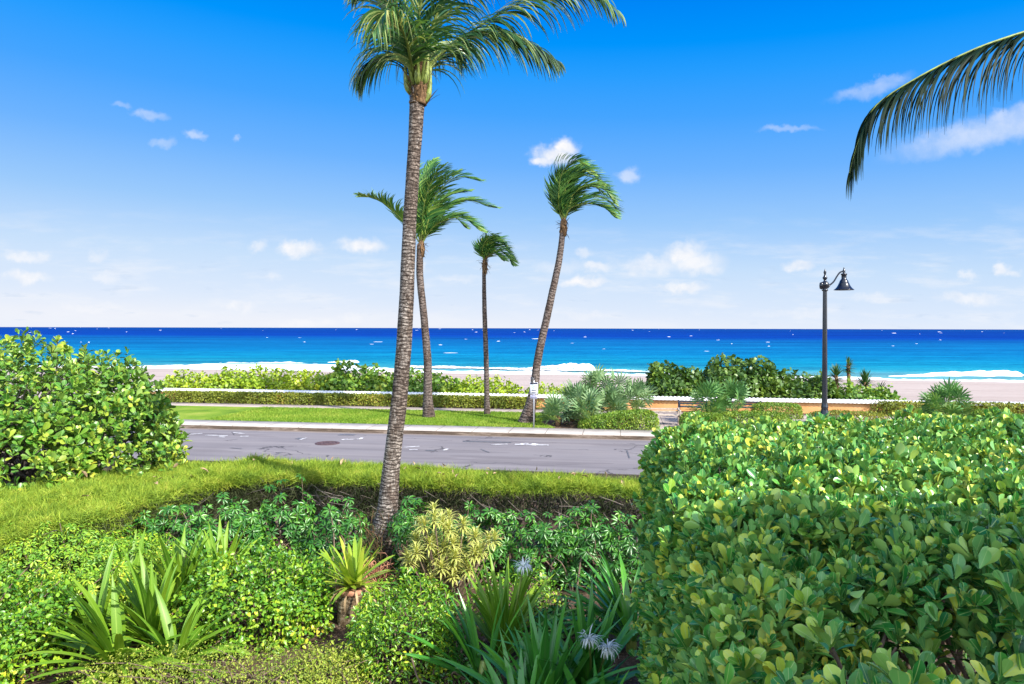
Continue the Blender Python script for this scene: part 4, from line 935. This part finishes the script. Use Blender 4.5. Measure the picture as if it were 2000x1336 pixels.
g = Geo(); bevbox(g, c2, (.30, .006, .155), .002); p2 = g.build('small_plate', M['sign_lilac'], t)
g = Geo()
for q in (-.09, -.03, .05, .1): box(g, c2+np.array([q, -.006, -.02]), (.035, .004, .05))
box(g, c2+np.array([0, -.006, .045]), (.2, .004, .02)); g.build('lettering', M['sign_dark'], p2)
cb = P(1041, 743, D)
g = Geo(); bevbox(g, cb+np.array([-.05, .03, .0]), (.012, .26, .30), .003, rz=.25); bevbox(g, cb+np.array([.035, .04, -.02]), (.012, .26, .26), .003, rz=-.2); g.build('side_plates', M['sign_back'], t)

def bench(name, mat, label, L=1.8):
    t = thing(name, (0, 0, 0), label, 'bench', 'benches by the beach wall')
    s = Geo()
    for k in range(4): bevbox(s, (0, -.20+.125*k, .44), (L-.12, .10, .035), .006)
    s.build('seat', M[mat], t, smooth=False)
    b = Geo()
    for k in range(2): bevbox(b, (0, .27+.025*k, .56+.11*k), (L-.12, .03, .07), .006)
    b.build('backrest', M[mat], t, smooth=False)
    for sx in (-1, 1):
        e = Geo(); x = sx*(L/2-.035)
        bevbox(e, (x, -.24, .31), (.07, .10, .62), .008); bevbox(e, (x, .29, .37), (.07, .10, .74), .008); bevbox(e, (x, .02, .645), (.075, .62, .05), .008)
        bevbox(e, (x, .02, .38), (.06, .46, .08), .006); bevbox(e, (x, .02, .12), (.06, .46, .06), .006); bevbox(e, (x, .02, .22), (.05, .09, .14), .006)
        e.build('end_frame', M[mat], t, smooth=False)
    return t
def dup(root, loc, rz, label, mat=None):
    r = root.copy(); COL.objects.link(r); r.location = loc; r.rotation_euler = (0, 0, rz); r['label'] = label
    for ch in list(root.children):
        c = ch.copy(); COL.objects.link(c); c.parent = r
        if mat: c.data = ch.data.copy(); c.data.materials[0] = M[mat]
    return r
b1 = bench('park_bench', 'teak', 'pale weathered wooden bench in the gap between two clipped hedges')
p = P(1289, 800, 31.9); b1.location = (p[0], p[1], .126); b1.rotation_euler.z = -TH+R(4)
p = P(1362, 800, 35.2); dup(b1, (p[0], p[1], .126), -TH, 'dark slatted bench behind the left one of the two twin fan palms', 'bench_dark')
p = P(1452, 800, 35.0); dup(b1, (p[0], p[1], .126), -TH, 'dark bench whose end shows between the fan palm and the block hedge', 'bench_dark')

# ------------------------------------------------------------------ near garden
# feathery clipped hedge along the garden's edge (ground plan given by front and back edge lines)
HF = [(-16, 8.0), (-11, 9.2), (-7.2, 10.05), (-6.45, 11.3), (-5.85, 13.5), (-5.05, 14.4), (-2.95, 14.0), (-.97, 13.55), (2.2, 12.9), (7, 12.2)]
HB = [(-17, 10.8), (-12, 12.2), (-9.1, 12.7), (-8.0, 14.0), (-7.0, 15.3), (-5.6, 15.8), (-3.25, 15.2), (-1.0, 14.6), (2.5, 13.75), (7, 13.8)]
def hedge_pt(s, t):
    k = np.linspace(0, 1, len(HF)); f = np.stack([np.interp(s, k, [p[a] for p in HF]) for a in (0, 1)], 1); b = np.stack([np.interp(s, k, [p[a] for p in HB]) for a in (0, 1)], 1)
    return f+(b-f)*t[:, None], nrm(f-b)
def top_z(p): return 1.50+.035*wob(np.column_stack([p, p[:, 0]*0]), 1.1)
base = np.array([-3., 13.6, .2])
t = thing('feathery_hedge', base, 'flat-topped feathery yellow-green hedge with bare stems below, running between garden and road', 'hedge')
n = 230000
s_ = rng.uniform(.12, .97, n); tt = rng.random(n); xy, fd = hedge_pt(s_, tt)
front = np.clip(1-tt/.22, 0, 1); z = top_z(xy)-.13*rng.random(n)**1.3-front**2*.13*rng.random(n)+.05*wob(np.column_stack([xy, xy[:, 0]*0]), 3.5)+np.where(rng.random(n) < .03, .08*rng.random(n), 0)
over = (rng.random(n) < np.interp(s_, [.12, .42, .5, 1], [.18, .12, .03, .03]))
rim = over & (tt < .5); xy[rim] = hedge_pt(s_[rim], np.abs(rng.normal(size=rim.sum()))*.05)[0]; z[rim] = 1.44-np.interp(s_[rim], [.42, .5], [.42, .10])*rng.random(rim.sum())**1.5*(1+.5*wob(np.column_stack([xy[rim], xy[rim][:, 0]*0]), 1.7))
d = rdir(n)*.9+UPV*.35+.7*np.stack([wob(np.column_stack([xy, z]), 4.), wob(np.column_stack([xy, z])+9, 4.), z*0], 1); d[rim] += np.column_stack([fd[rim]*.8, np.full(rim.sum(), -.55)])
d[:, 0] += .15; d = nrm(d)
g = Geo(); scatter(g, NEEDLE, d, rdir(n), np.column_stack([xy, z]), np.column_stack([rng.uniform(.007, .012, n), rng.uniform(.07, .17, n)]))
g.build('foliage', M['needle'], t)
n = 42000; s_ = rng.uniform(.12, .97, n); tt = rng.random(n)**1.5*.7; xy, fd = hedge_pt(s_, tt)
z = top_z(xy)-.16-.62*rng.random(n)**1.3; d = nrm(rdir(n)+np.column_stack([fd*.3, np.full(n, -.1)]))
g = Geo(); scatter(g, NEEDLE, d, rdir(n), np.column_stack([xy, z]), np.column_stack([rng.uniform(.006, .012, n), rng.uniform(.10, .26, n)])); g.build('inner_twigs', M['shaded_needle'], t)
g = Geo()
for q in np.linspace(.13, .97, 120):
    for r_ in range(2):
        p, fd = hedge_pt(np.array([q+rng.normal()*.002]), np.array([rng.uniform(.12, .6)])); b = np.array([*p[0], .15])
        m1 = b+np.array([rng.normal()*.1, rng.normal()*.1, .5]); tube(g, spline([b, m1, m1+np.array([rng.normal()*.15, rng.normal()*.1, .4])], 7), np.linspace(.038, .018, 7), 6, cap=False)
        for k in range(7):
            e = m1+np.array([0, 0, rng.uniform(-.1, .35)]); f = e+np.array([rng.normal()*.35, rng.normal()*.35-.12, rng.uniform(.2, .55)])
            f[2] = min(f[2], 1.42); tube(g, spline([e, e*.5+f*.5+rng.normal(size=3)*.05, f], 5), np.linspace(.013, .004, 5), 4, cap=False)
g.build('stems', M['wood_grey'], t)

# broad-leaved hedge close to the viewpoint on the right
def edge_x(y): return .176*y+.14+.06*np.sin(y*2.3)
def big_right():
    n = 12500; y = 1.3+6.5*rng.random(n)**.66; x = edge_x(y)+(rng.random(n)**.95)*(.74*y+.75-edge_x(y))
    p = np.column_stack([x, y, np.zeros(n)])
    zt = 3.40+.09*wob(p, 1.5)+.075*wob(p, 4.1)+.05*wob(p, 8.3)
    ed = np.minimum((x-edge_x(y))/.6, (7.9-y)/.45); ed = np.clip(ed, 0, 1); zt -= (1-np.sqrt(1-(1-ed)**2))*.75
    dep = .42*rng.random(n)**1.6
    # hollows where the branches show
    for px, py, rr in ((1650, 1225, .26), (1800, 1190, .24), (1590, 1075, .12), (1930, 1230, .22), (1770, 1030, .10)):
        h = HZ+.0025*(px-CX); dd = 1.05*F_PX/(py-h); hx = (px-CX)/F_PX*dd; w = np.exp(-(((x-hx)/rr)**2+((y-dd)/(rr*1.1))**2)); dep += w*.45
        keep = rng.random(len(x)) > w*.62; x, y, zt, dep, p, ed = x[keep], y[keep], zt[keep], dep[keep], p[keep], ed[keep]
    tp = np.column_stack([x, y, zt-dep]); nn = nrm(np.column_stack([-(1-ed)*1.0*(x < edge_x(y)+.65), (1-ed)*.3, np.ones(len(x))]))
    m = 5600; y2 = 1.6+6.2*np.sqrt(rng.random(m)); z2 = .35+2.95*rng.random(m)**.8; x2 = edge_x(y2)+.05+.12*wob(np.column_stack([y2, z2, y2*0]), 1.7)+.08*wob(np.column_stack([y2, z2, y2*0]), 5.)+.5*rng.random(m)**1.5-.12*(rng.random(m) < .06)+.10*(z2 > 3.1)
    m3 = 1800; x3 = rng.uniform(1.5, 7, m3); z3 = .4+2.9*rng.random(m3); y3 = 7.85-.4*rng.random(m3)**1.6
    tp = np.vstack([tp, np.column_stack([x2, y2, z2]), np.column_stack([x3, y3, z3])])
    nn = np.vstack([nn, nrm(np.array([-.55, -.35, .75])+rng.normal(size=(m, 3))*.35), np.tile([0, .9, .35], (m3, 1))])
    return tp, nrm(nn)
tp, nn = big_right(); base = np.array([2.6, 5., .2])
g = Geo(); rosettes(g, tp, nn, 8, .088, .56, OBOV, up=.62, jit=.45, phi=(6, 62), gap=.06)
s = Geo()
for i in rng.choice(len(tp), 420, replace=False):
    e = tp[i]; b = np.array([e[0]+abs(rng.normal())*.3+.05, e[1]+rng.normal()*.3, max(.2, e[2]-rng.uniform(.5, 1.3))]); tube(s, spline([b, b*.5+e*.5+rng.normal(size=3)*.06, e-UPV*.03], 6), np.linspace(.017, .006, 6), 5, cap=False)
for q in range(34):
    y = rng.uniform(1.8, 7.5); b = np.array([edge_x(y)+rng.uniform(.5, 4), y, .1]); e = b+np.array([abs(rng.normal())*.3, rng.normal()*.3, 2.2]); tube(s, spline([b, b*.5+e*.5+rng.normal(size=3)*.15, e], 9), np.linspace(.045, .018, 9), 7, cap=False)
for px, py, rr in ((1650, 1225, .3), (1800, 1190, .3), (1930, 1230, .25), (1590, 1075, .2)):
    h = HZ+.0025*(px-CX); dd = 1.15*F_PX/(py-h); c = np.array([(px-CX)/F_PX*dd, dd, 2.6])
    for k in range(12):
        a = rng.uniform(0, 6.28); e = c+np.array([math.cos(a)*rr*1.3, math.sin(a)*rr*1.3, rng.uniform(.2, .6)]); tube(s, spline([c+rng.normal(size=3)*.08-UPV*.6, c+rng.normal(size=3)*.12-UPV*.1, c*.4+e*.6+rng.normal(size=3)*.06, e], 10), np.linspace(.022, .006, 10), 6, cap=False)
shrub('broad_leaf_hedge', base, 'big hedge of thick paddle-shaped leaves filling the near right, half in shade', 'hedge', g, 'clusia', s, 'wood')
# broad-leaved bush on the left behind the feathery hedge
c = np.array([-10.6, 15.0, .3]); rr = np.array([3.85, 2.3, 3.85])
tp, nn = tips_of((0, 0, 0), rr, 2.7, 7000, .09, .9, .22, .12); tp = tp+c
f = np.clip((tp[:, 0]+9.6)/3.2, 0, 1); tp[:, 2] -= f**1.4*.72*(tp[:, 2]-.3)/3.5
tp = tp[tp[:, 2] > .95+.25*rng.random(len(tp))]; nn = nn[:len(tp)]
nn = nrm((tp-c)/rr**1.2)
g = Geo(); rosettes(g, tp, nn, 7, .165, .60, OBOV_S, up=.35, jit=.45, phi=(18, 80), gap=.10)
ex = [];
for i in rng.choice(np.where(tp[:, 2] > 3.4)[0], 26): ex.append(tp[i]+np.array([rng.normal()*.05, 0, rng.uniform(.1, .32)]))
ex = np.array(ex); rosettes(g, ex, np.tile(UPV, (len(ex), 1)), 6, .17, .6, OBOV_S, up=.6, jit=.2, gap=.2)
s = Geo(); branches(s, c+np.array([0, .4, 0]), tp[(tp[:, 2] > 1.9) & (tp[:, 0] < -8.3)], 130, .05, .012, spread=1.0)
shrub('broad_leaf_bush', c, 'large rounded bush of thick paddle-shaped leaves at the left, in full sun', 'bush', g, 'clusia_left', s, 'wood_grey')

# umbrella shrubs against the hedge
def umbrella(px, D, w, h, n, label, mat='schef', L=.112, k=8, dep=.7):
    base = P(px, 1000, D); base[2] = .2; h = h*1.30; n = int(n*1.95); r = np.array([w, .55*dep, h])
    tp, nn = tips_of(base, r, 2.6, n, .16, 2.4, .35, .3)
    pl = np.hypot(tp[:, 0]+2.28, tp[:, 1]-12.4) > .30; tp, nn = tp[pl], nn[pl]
    g = Geo(); N_ = len(tp); ax = nrm(nn*.55+UPV*.55+np.array([0, -.25, 0])+rng.normal(size=(N_, 3))*.3); e1, e2 = perp(ax); a0 = rng.uniform(0, 6.28, N_); sz = rng.uniform(.7, 1.15, N_)
    for j in range(k):
        a = a0+j*2*math.pi/k+rng.normal(size=N_)*.1; ra = np.cos(a)[:, None]*e1+np.sin(a)[:, None]*e2; d = nrm(ra-ax*.18+rng.normal(size=(N_, 3))*.06); ln = L*sz*rng.uniform(.85, 1.1, N_)
        scatter(g, ELLIP, d, nrm(ax+ra*.18), tp+d*.02, np.column_stack([ln*.36, ln]))
    s = Geo(); branches(s, base, tp, 46, .018, .005, spread=w*.45)
    shrub('umbrella_shrub', base, label, 'shrub', g, mat, s, 'wood', 'umbrella-leaf shrubs below the hedge')
for px, D, w, h, n, lb in ((330, 11.9, .85, .95, 240, 'leftmost dark umbrella-leaf shrub, above the pale strap-leaf clump'), (455, 12.3, .7, 1.10, 210, 'umbrella-leaf shrub under the highest part of the hedge, left of the tall trunk'),
        (555, 12.5, .6, 1.18, 200, 'bright-topped umbrella-leaf shrub below the trunk shadow on the hedge'), (660, 12.15, .6, .95, 170, 'shaded umbrella-leaf shrub immediately left of the tall palm trunk'),
        (835, 12.1, .65, 1.05, 200, 'umbrella-leaf shrub directly behind the yellow-striped shrub'), (945, 12.1, .6, 1.0, 190, 'umbrella-leaf shrub right of the yellow-striped shrub, below the hedge'),
        (1060, 11.9, .65, .90, 200, 'dark umbrella-leaf shrub above the white spider flower'), (1165, 11.7, .7, 1.05, 230, 'umbrella-leaf shrub next to the big right hedge'), (1250, 11.4, .6, 1.0, 170, 'umbrella-leaf shrub partly hidden by the big right hedge')):
    umbrella(px, D, w, h, n, lb)
umbrella(110, 10.3, 1.5, .98, 1500, 'golden small-leaved shrub under the hedge at far left', 'schef_gold', .07, 7, 1.8)
umbrella(250, 11.4, .9, .75, 600, 'golden-green small-leaved shrub behind the pale strap-leaf clump', 'schef_gold', .07, 7, 1.3)

# leafy shrubs
def bushy(px, D, r, zb, n, label, leafm, L, Wd, T, lump=.2, ls=2.2, e=2.5, k=1, name='leafy_shrub', out=.35, droop=.25):
    base = P(px, 1000, D); base[2] = zb; tp, nn = tips_of(base, r, e, n, lump, ls*1.3, .42, .22)
    g = Geo(); leaves(g, tp, nn, L, Wd, T, up=.45, out=out, droop=droop, k=k, spread=.02)
    s = Geo(); branches(s, base, tp, 60, .016, .004, spread=r[0]*.4)
    shrub(name, base, label, 'shrub', g, leafm, s, 'wood')
bushy(515, 9.9, (.98, .9, 1.24), .1, 13500, 'heart-leaved green shrub between the strap-leaf clump and the potted bromeliad', 'ovate', .066, .70, OVATE)
bushy(-20, 8.9, (1.1, .95, 1.10), .1, 15000, 'heart-leaved green shrub in the lower left corner', 'ovate', .066, .70, OVATE)
bushy(796, 8.9, (.70, .72, 1.22), .1, 13000, 'dense rounded shrub of glossy yellow-green leaves in front of the tall palm', 'gloss', .068, .42, ELLIP, .09, 2.6)
bushy(430, 7.9, (1.75, .55, .62), .15, 15000, 'low fine-leaved ground hedge along the bottom edge', 'fine', .034, .5, TINY, .05, 3, e=4, name='fine_leaf_hedge')
bushy(120, 10.0, (.7, .6, .80), .1, 6000, 'heart-leaved green shrub squeezed between the corner shrub and the pale lilies', 'ovate', .066, .70, OVATE)
bushy(590, 10.9, (.6, .5, .95), .1, 4500, 'leafy green shrub behind the heart-leaved one, left of the bromeliad', 'gloss', .07, .45, ELLIP)
bushy(640, 8.35, (.5, .45, .55), .15, 3600, 'small dark fine-leaved shrub at the foot of the stump planter', 'fine', .045, .5, ELLIP, .12, 3)
bushy(895, 8.6, (.28, .3, .62), .15, 900, 'small shaded leafy shrub between the rounded glossy shrub and dark strap leaves', 'schef', .07, .5, ELLIP, .2, 4)
bushy(1010, 10.3, (.75, .5, .72), .15, 2600, 'little leafy shrub behind the spider flowers', 'ovate', .07, .5, ELLIP, .2, 4)

bushy(1110, 9.6, (.6, .45, .6), .15, 1800, 'shaded leafy shrub between the spider flower and the lily against the big hedge', 'schef', .085, .5, ELLIP, .2, 4)
# strap-leaf lilies
def lily(px, D, nl, L, Wd, label, leafm, zb=.2, elr=(28, 84), bend=(.5, 1.3), lean=(0, 0), flowers=(), group=None, azb=None):
    base = P(px, 1000, D); base[2] = zb; t = thing('strap_leaf_lily', base, label, 'lily', group); g = Geo()
    for k in range(nl):
        q = (k+.5)/nl; az = k*2.4+rng.normal()*.25
        if azb is not None and rng.random() < .55: az = azb+rng.normal()*.7
        el = R(elr[1]-(elr[1]-elr[0])*q+rng.normal()*5)
        b = base+np.array([math.cos(az)*.06, math.sin(az)*.06, .02+.10*(1-q)])
        strap(g, b, az, el, L*rng.uniform(.72, 1.08), Wd*rng.uniform(.8, 1.15), rng.uniform(*bend)*(.45+.75*q), 11, .22, rng.normal()*.4, pw=1.4)
    g.build('leaves', M[leafm], t)
    g = Geo(); tube(g, [base-UPV*.1, base+UPV*.12, base+UPV*.3], [.075, .065, .03], 9); g.build('stem', M['sheath'], t)
    for off, h in flowers:
        top = base+np.array([off[0], off[1], h]); g = Geo()
        tube(g, spline([base+UPV*.1, base*.5+top*.5+np.array([.03, 0, .08]), top], 8), .012, 6); st = g.build('flower_stalk', M['petiole'], t)
        g = Geo()
        for k in range(60):
            az = rng.uniform(0, 6.28); o = np.array([math.cos(az), math.sin(az), rng.uniform(-.5, .5)])*.05*rng.random()
            strap(g, top+o, az, rng.uniform(-.2, 1.3), rng.uniform(.10, .16), .014, rng.uniform(1.2, 3.), 6, .1)
        g.build('petals', M['petal'], st)
GA, GB = 'pale strap-leaf lilies at left', 'dark strap-leaf lilies at right'
lily(235, 8.6, 44, 1.22, .108, 'pale lily at the front left of the clump, leaves arching down to the bottom edge', 'crinum_sun', .25, (4, 72), (.5, 1.25), group=GA, azb=-2.5)
lily(190, 9.2, 36, 1.12, .10, 'pale lily at the left side of the clump, leaves arching over the corner shrub', 'crinum_sun', .28, (8, 80), (.5, 1.2), group=GA, azb=3.0)
lily(300, 9.3, 46, 1.12, .104, 'pale lily in the middle of the left clump', 'crinum_sun', .28, (18, 84), group=GA)
lily(350, 10.4, 42, 1.12, .10, 'pale upright lily at the back of the left clump', 'crinum_sun', .3, (34, 86), (.35, 1.0), group=GA)
lily(432, 10.7, 40, 1.12, .098, 'pale upright lily at the back right of the left clump', 'crinum_sun', .34, (38, 86), (.3, .9), group=GA)
lily(255, 10.3, 38, 1.08, .10, 'pale lily at the back left of the left clump', 'crinum_sun', .28, (28, 84), group=GA)
lily(345, 8.7, 34, .92, .105, 'pale lily low at the front right of the left clump', 'crinum_sun', .25, (10, 70), (.6, 1.3), group=GA)
lily(985, 9.1, 46, 1.25, .09, 'lily with narrow yellow-lit leaves left of the white spider flowers', 'crinum_sun', .2, (40, 86), (.3, .9), group=GB, flowers=[((.25, .0), 1.18)])
lily(945, 8.4, 32, 1.1, .085, 'narrow-leaved lily at the front left of the right clump, leaning left', 'crinum', .2, (30, 84), (.3, 1.0), group=GB, azb=2.8)
lily(1065, 7.5, 52, 1.28, .098, 'largest dark lily at the bottom centre with wide arching leaves', 'crinum', .2, (34, 86), (.3, 1.0), group=GB)
lily(1150, 8.0, 48, 1.18, .09, 'dark lily in the middle of the right clump with two white spider flowers', 'crinum', .2, (36, 86), (.3, 1.0), group=GB, flowers=[((-.05, -.5), .95), ((.16, -.45), .84)])
lily(1020, 7.0, 38, 1.12, .088, 'dark lily at the bottom edge left of the largest one', 'crinum', .2, (34, 84), (.3, .9), group=GB)
lily(1235, 9.3, 42, 1.22, .10, 'shaded lily against the big right hedge, leaves arching left', 'crinum', .3, (25, 84), (.5, 1.2), group=GB, azb=2.9)
lily(1175, 6.9, 18, .95, .10, 'dark lily at the bottom edge beside the bare mulch', 'crinum', .2, (30, 80), (.4, 1.1), group=GB)

# yellow-striped shrub of leaf rosettes
base = P(878, 1080, 11.2); base[2] = .2; t = thing('striped_shrub', base, 'bushy shrub of narrow yellow-striped leaves to the right of the tall palm', 'shrub'); g = Geo(); s = Geo()
hd = [(x+rng.normal()*7*k_, y+rng.normal()*8*k_, rng.uniform(-.4, .4)) for k_ in (0, 1) for x, y in ((822, 1020), (850, 1010), (872, 1032), (905, 1028), (930, 1045), (955, 1050), (812, 1050), (840, 1060), (870, 1065), (900, 1068), (928, 1078), (800, 1092), (830, 1100), (862, 1098), (892, 1104), (845, 1130), (880, 1128), (815, 1075), (945, 1070), (912, 1098), (866, 1015), (890, 1050), (852, 1082))]
for x, y, o in hd:
    h = P(x, y, 11.2+o); dn = base+(h-base)*np.array([.45, .45, .15]); tube(s, spline([base, dn, h-UPV*.04], 6), np.linspace(.018, .010, 6), 5, cap=False)
    for k in range(38):
        q = k/38; strap(g, h-UPV*.10*q, k*2.4, R(82-95*q)+rng.normal()*.12, rng.uniform(.14, .21), .028, rng.uniform(.7, 1.5), 5, .2)
g.build('foliage', M['songleaf'], t); s.build('stems', M['wood'], t)

# stump planter and bromeliad
DS = 10.2; base = P(690, 1214, DS); base[2] = .15
t = thing('stump_planter', base, 'sawn mossy tree stump used as a planter in front of the tall palm', 'planter')
g = Geo(); hh = P(690, 1152, DS)[2]; tube(g, spline([base-UPV*.1, base+UPV*.2, np.array([base[0], base[1], hh])], 20), np.interp(np.linspace(0, 1, 20), [0, .3, 1], [.25, .205, .20]), 20, rfun=lambda L, a: 1+.06*np.sin(a*3+1)+.04*np.sin(a*8+L*3)+.03*np.sin(a*13)); g.build('stump', M['bark'], t)
g = Geo(); lathe(g, (base[0], base[1], hh-.02), [(.001, -.02), (.20, -.02), (.235, .02), (.24, .07), (.20, .075), (.18, .05), (.001, .05)], 22); g.build('rim', M['terra'], t)
b2 = np.array([base[0], base[1], hh+.06]); t2 = thing('bromeliad', b2, 'pale green bromeliad with stiff strap leaves growing on the stump planter', 'bromeliad')
g = Geo(); pf = lambda q: (.8 if q < .75 else math.sqrt(max(.01, 1-((q-.75)/.25)**2))*.8)+.2*(q < .1)
for k in range(56):
    q = (k+.5)/56; strap(g, b2+np.array([rng.normal()*.05, rng.normal()*.04, 0]), k*2.4, R(82-78*q)+rng.normal()*.08, rng.uniform(.50, .74), .075, rng.uniform(-.1, .5), 7, .25, rng.normal()*.2, pf)
g.build('leaves', M['brom'], t2)
g = Geo()
for k in range(16): strap(g, b2+np.array([math.cos(k*1.9)*.18, math.sin(k*1.9)*.18, .0]), k*1.9, rng.uniform(-.9, .4), rng.uniform(.3, .55), .035, rng.uniform(.8, 1.9), 7, .15)
g.build('dry_leaves', M['deadleaf'], t2)
# dry roots and creeper at the palm's foot
b3 = P(735, 1135, 11.4); b3[2] = .25; t3 = thing('root_tangle', b3, 'rust-brown tangle of dry roots at the foot of the tall palm', 'roots'); g = Geo()
for k in range(70):
    a = rng.uniform(0, 6.28); e = b3+np.array([math.cos(a)*rng.uniform(.1, .45), math.sin(a)*.3, rng.uniform(.0, .5)]); tube(g, spline([b3+rng.normal(size=3)*.08, b3*.5+e*.5+rng.normal(size=3)*.10+UPV*.1, e], 7), np.linspace(.013, .004, 7), 4, cap=False)
g.build('roots', M['terra'], t3)
b4 = P(742, 1060, 12.0); b4[2] = .2; t4 = thing('creeper', b4, 'wispy orange-green creeper climbing the foot of the tall palm trunk', 'creeper'); g = Geo(); s = Geo()
for k in range(60):
    e = b4+np.array([rng.normal()*.26-.12, rng.normal()*.12, rng.uniform(.3, 1.15)]); pp = spline([b4+rng.normal(size=3)*.12, b4*.5+e*.5+rng.normal(size=3)*.1, e], 9); tube(s, pp, .004, 4, cap=False)
    q = pp[rng.integers(2, 9, 22)]+rng.normal(size=(22, 3))*.03; leaves(g, q, rdir(22), .06, .3, TINY, up=.3, droop=.1)
g.build('foliage', M['shaded_needle'], t4); s.build('stems', M['fibre'], t4)
# fallen leaves on the mulch and hedge
g = Geo(); n = 500; p = np.column_stack([rng.uniform(-7, 2, n), rng.uniform(5, 11.5, n), np.full(n, .24)]); leaves(g, p, np.tile(UPV, (n, 1)), .10, .45, ELLIP, up=.8, out=0, droop=0)
k_ = rng.uniform(.3, .9, 40); q_, _ = hedge_pt(k_, rng.uniform(.1, .9, 40)); leaves(g, np.column_stack([q_, top_z(q_)+.10]), np.tile(UPV, (40, 1)), .16, .4, ELLIP, up=.8, out=0, droop=0)
tag(g.build('fallen_leaves', M['deadleaf']), kind='stuff')

# unseen house, shaped to shade the near garden and leave open sky at left
t = thing('house', (14.5, -8.2, .2), 'unseen cream stucco house shaped to shade the near planting', 'house')
g = Geo(); box(g, (14.5, -8.2, 6.1), (19, 10, 11.8)); g.build('wall', M['house_wall'], t, smooth=False)
g = Geo(); bevbox(g, (14.5, -8.2, 12.15), (19.8, 10.8, .3), .04); g.build('roof', M['house_trim'], t, smooth=False)
for fz in (2.0, 5.4, 8.8):
    for x in (8., 12.4, 16.8, 21.2):
        g = Geo(); 
        for dx, dz, sx, sz in ((-.9, 0, .12, 2.0), (.9, 0, .12, 2.0), (0, .94, 1.68, .12), (0, -.94, 1.68, .12), (0, 0, .06, 1.76)): box(g, (x+dx, -3.17, fz+dz), (sx, .1, sz))
        w = g.build('window', M['house_trim'], t, smooth=False)
        g = Geo(); box(g, (x, -3.185, fz), (1.7, .04, 1.78)); g.build('pane', M['glass'], w, smooth=False)
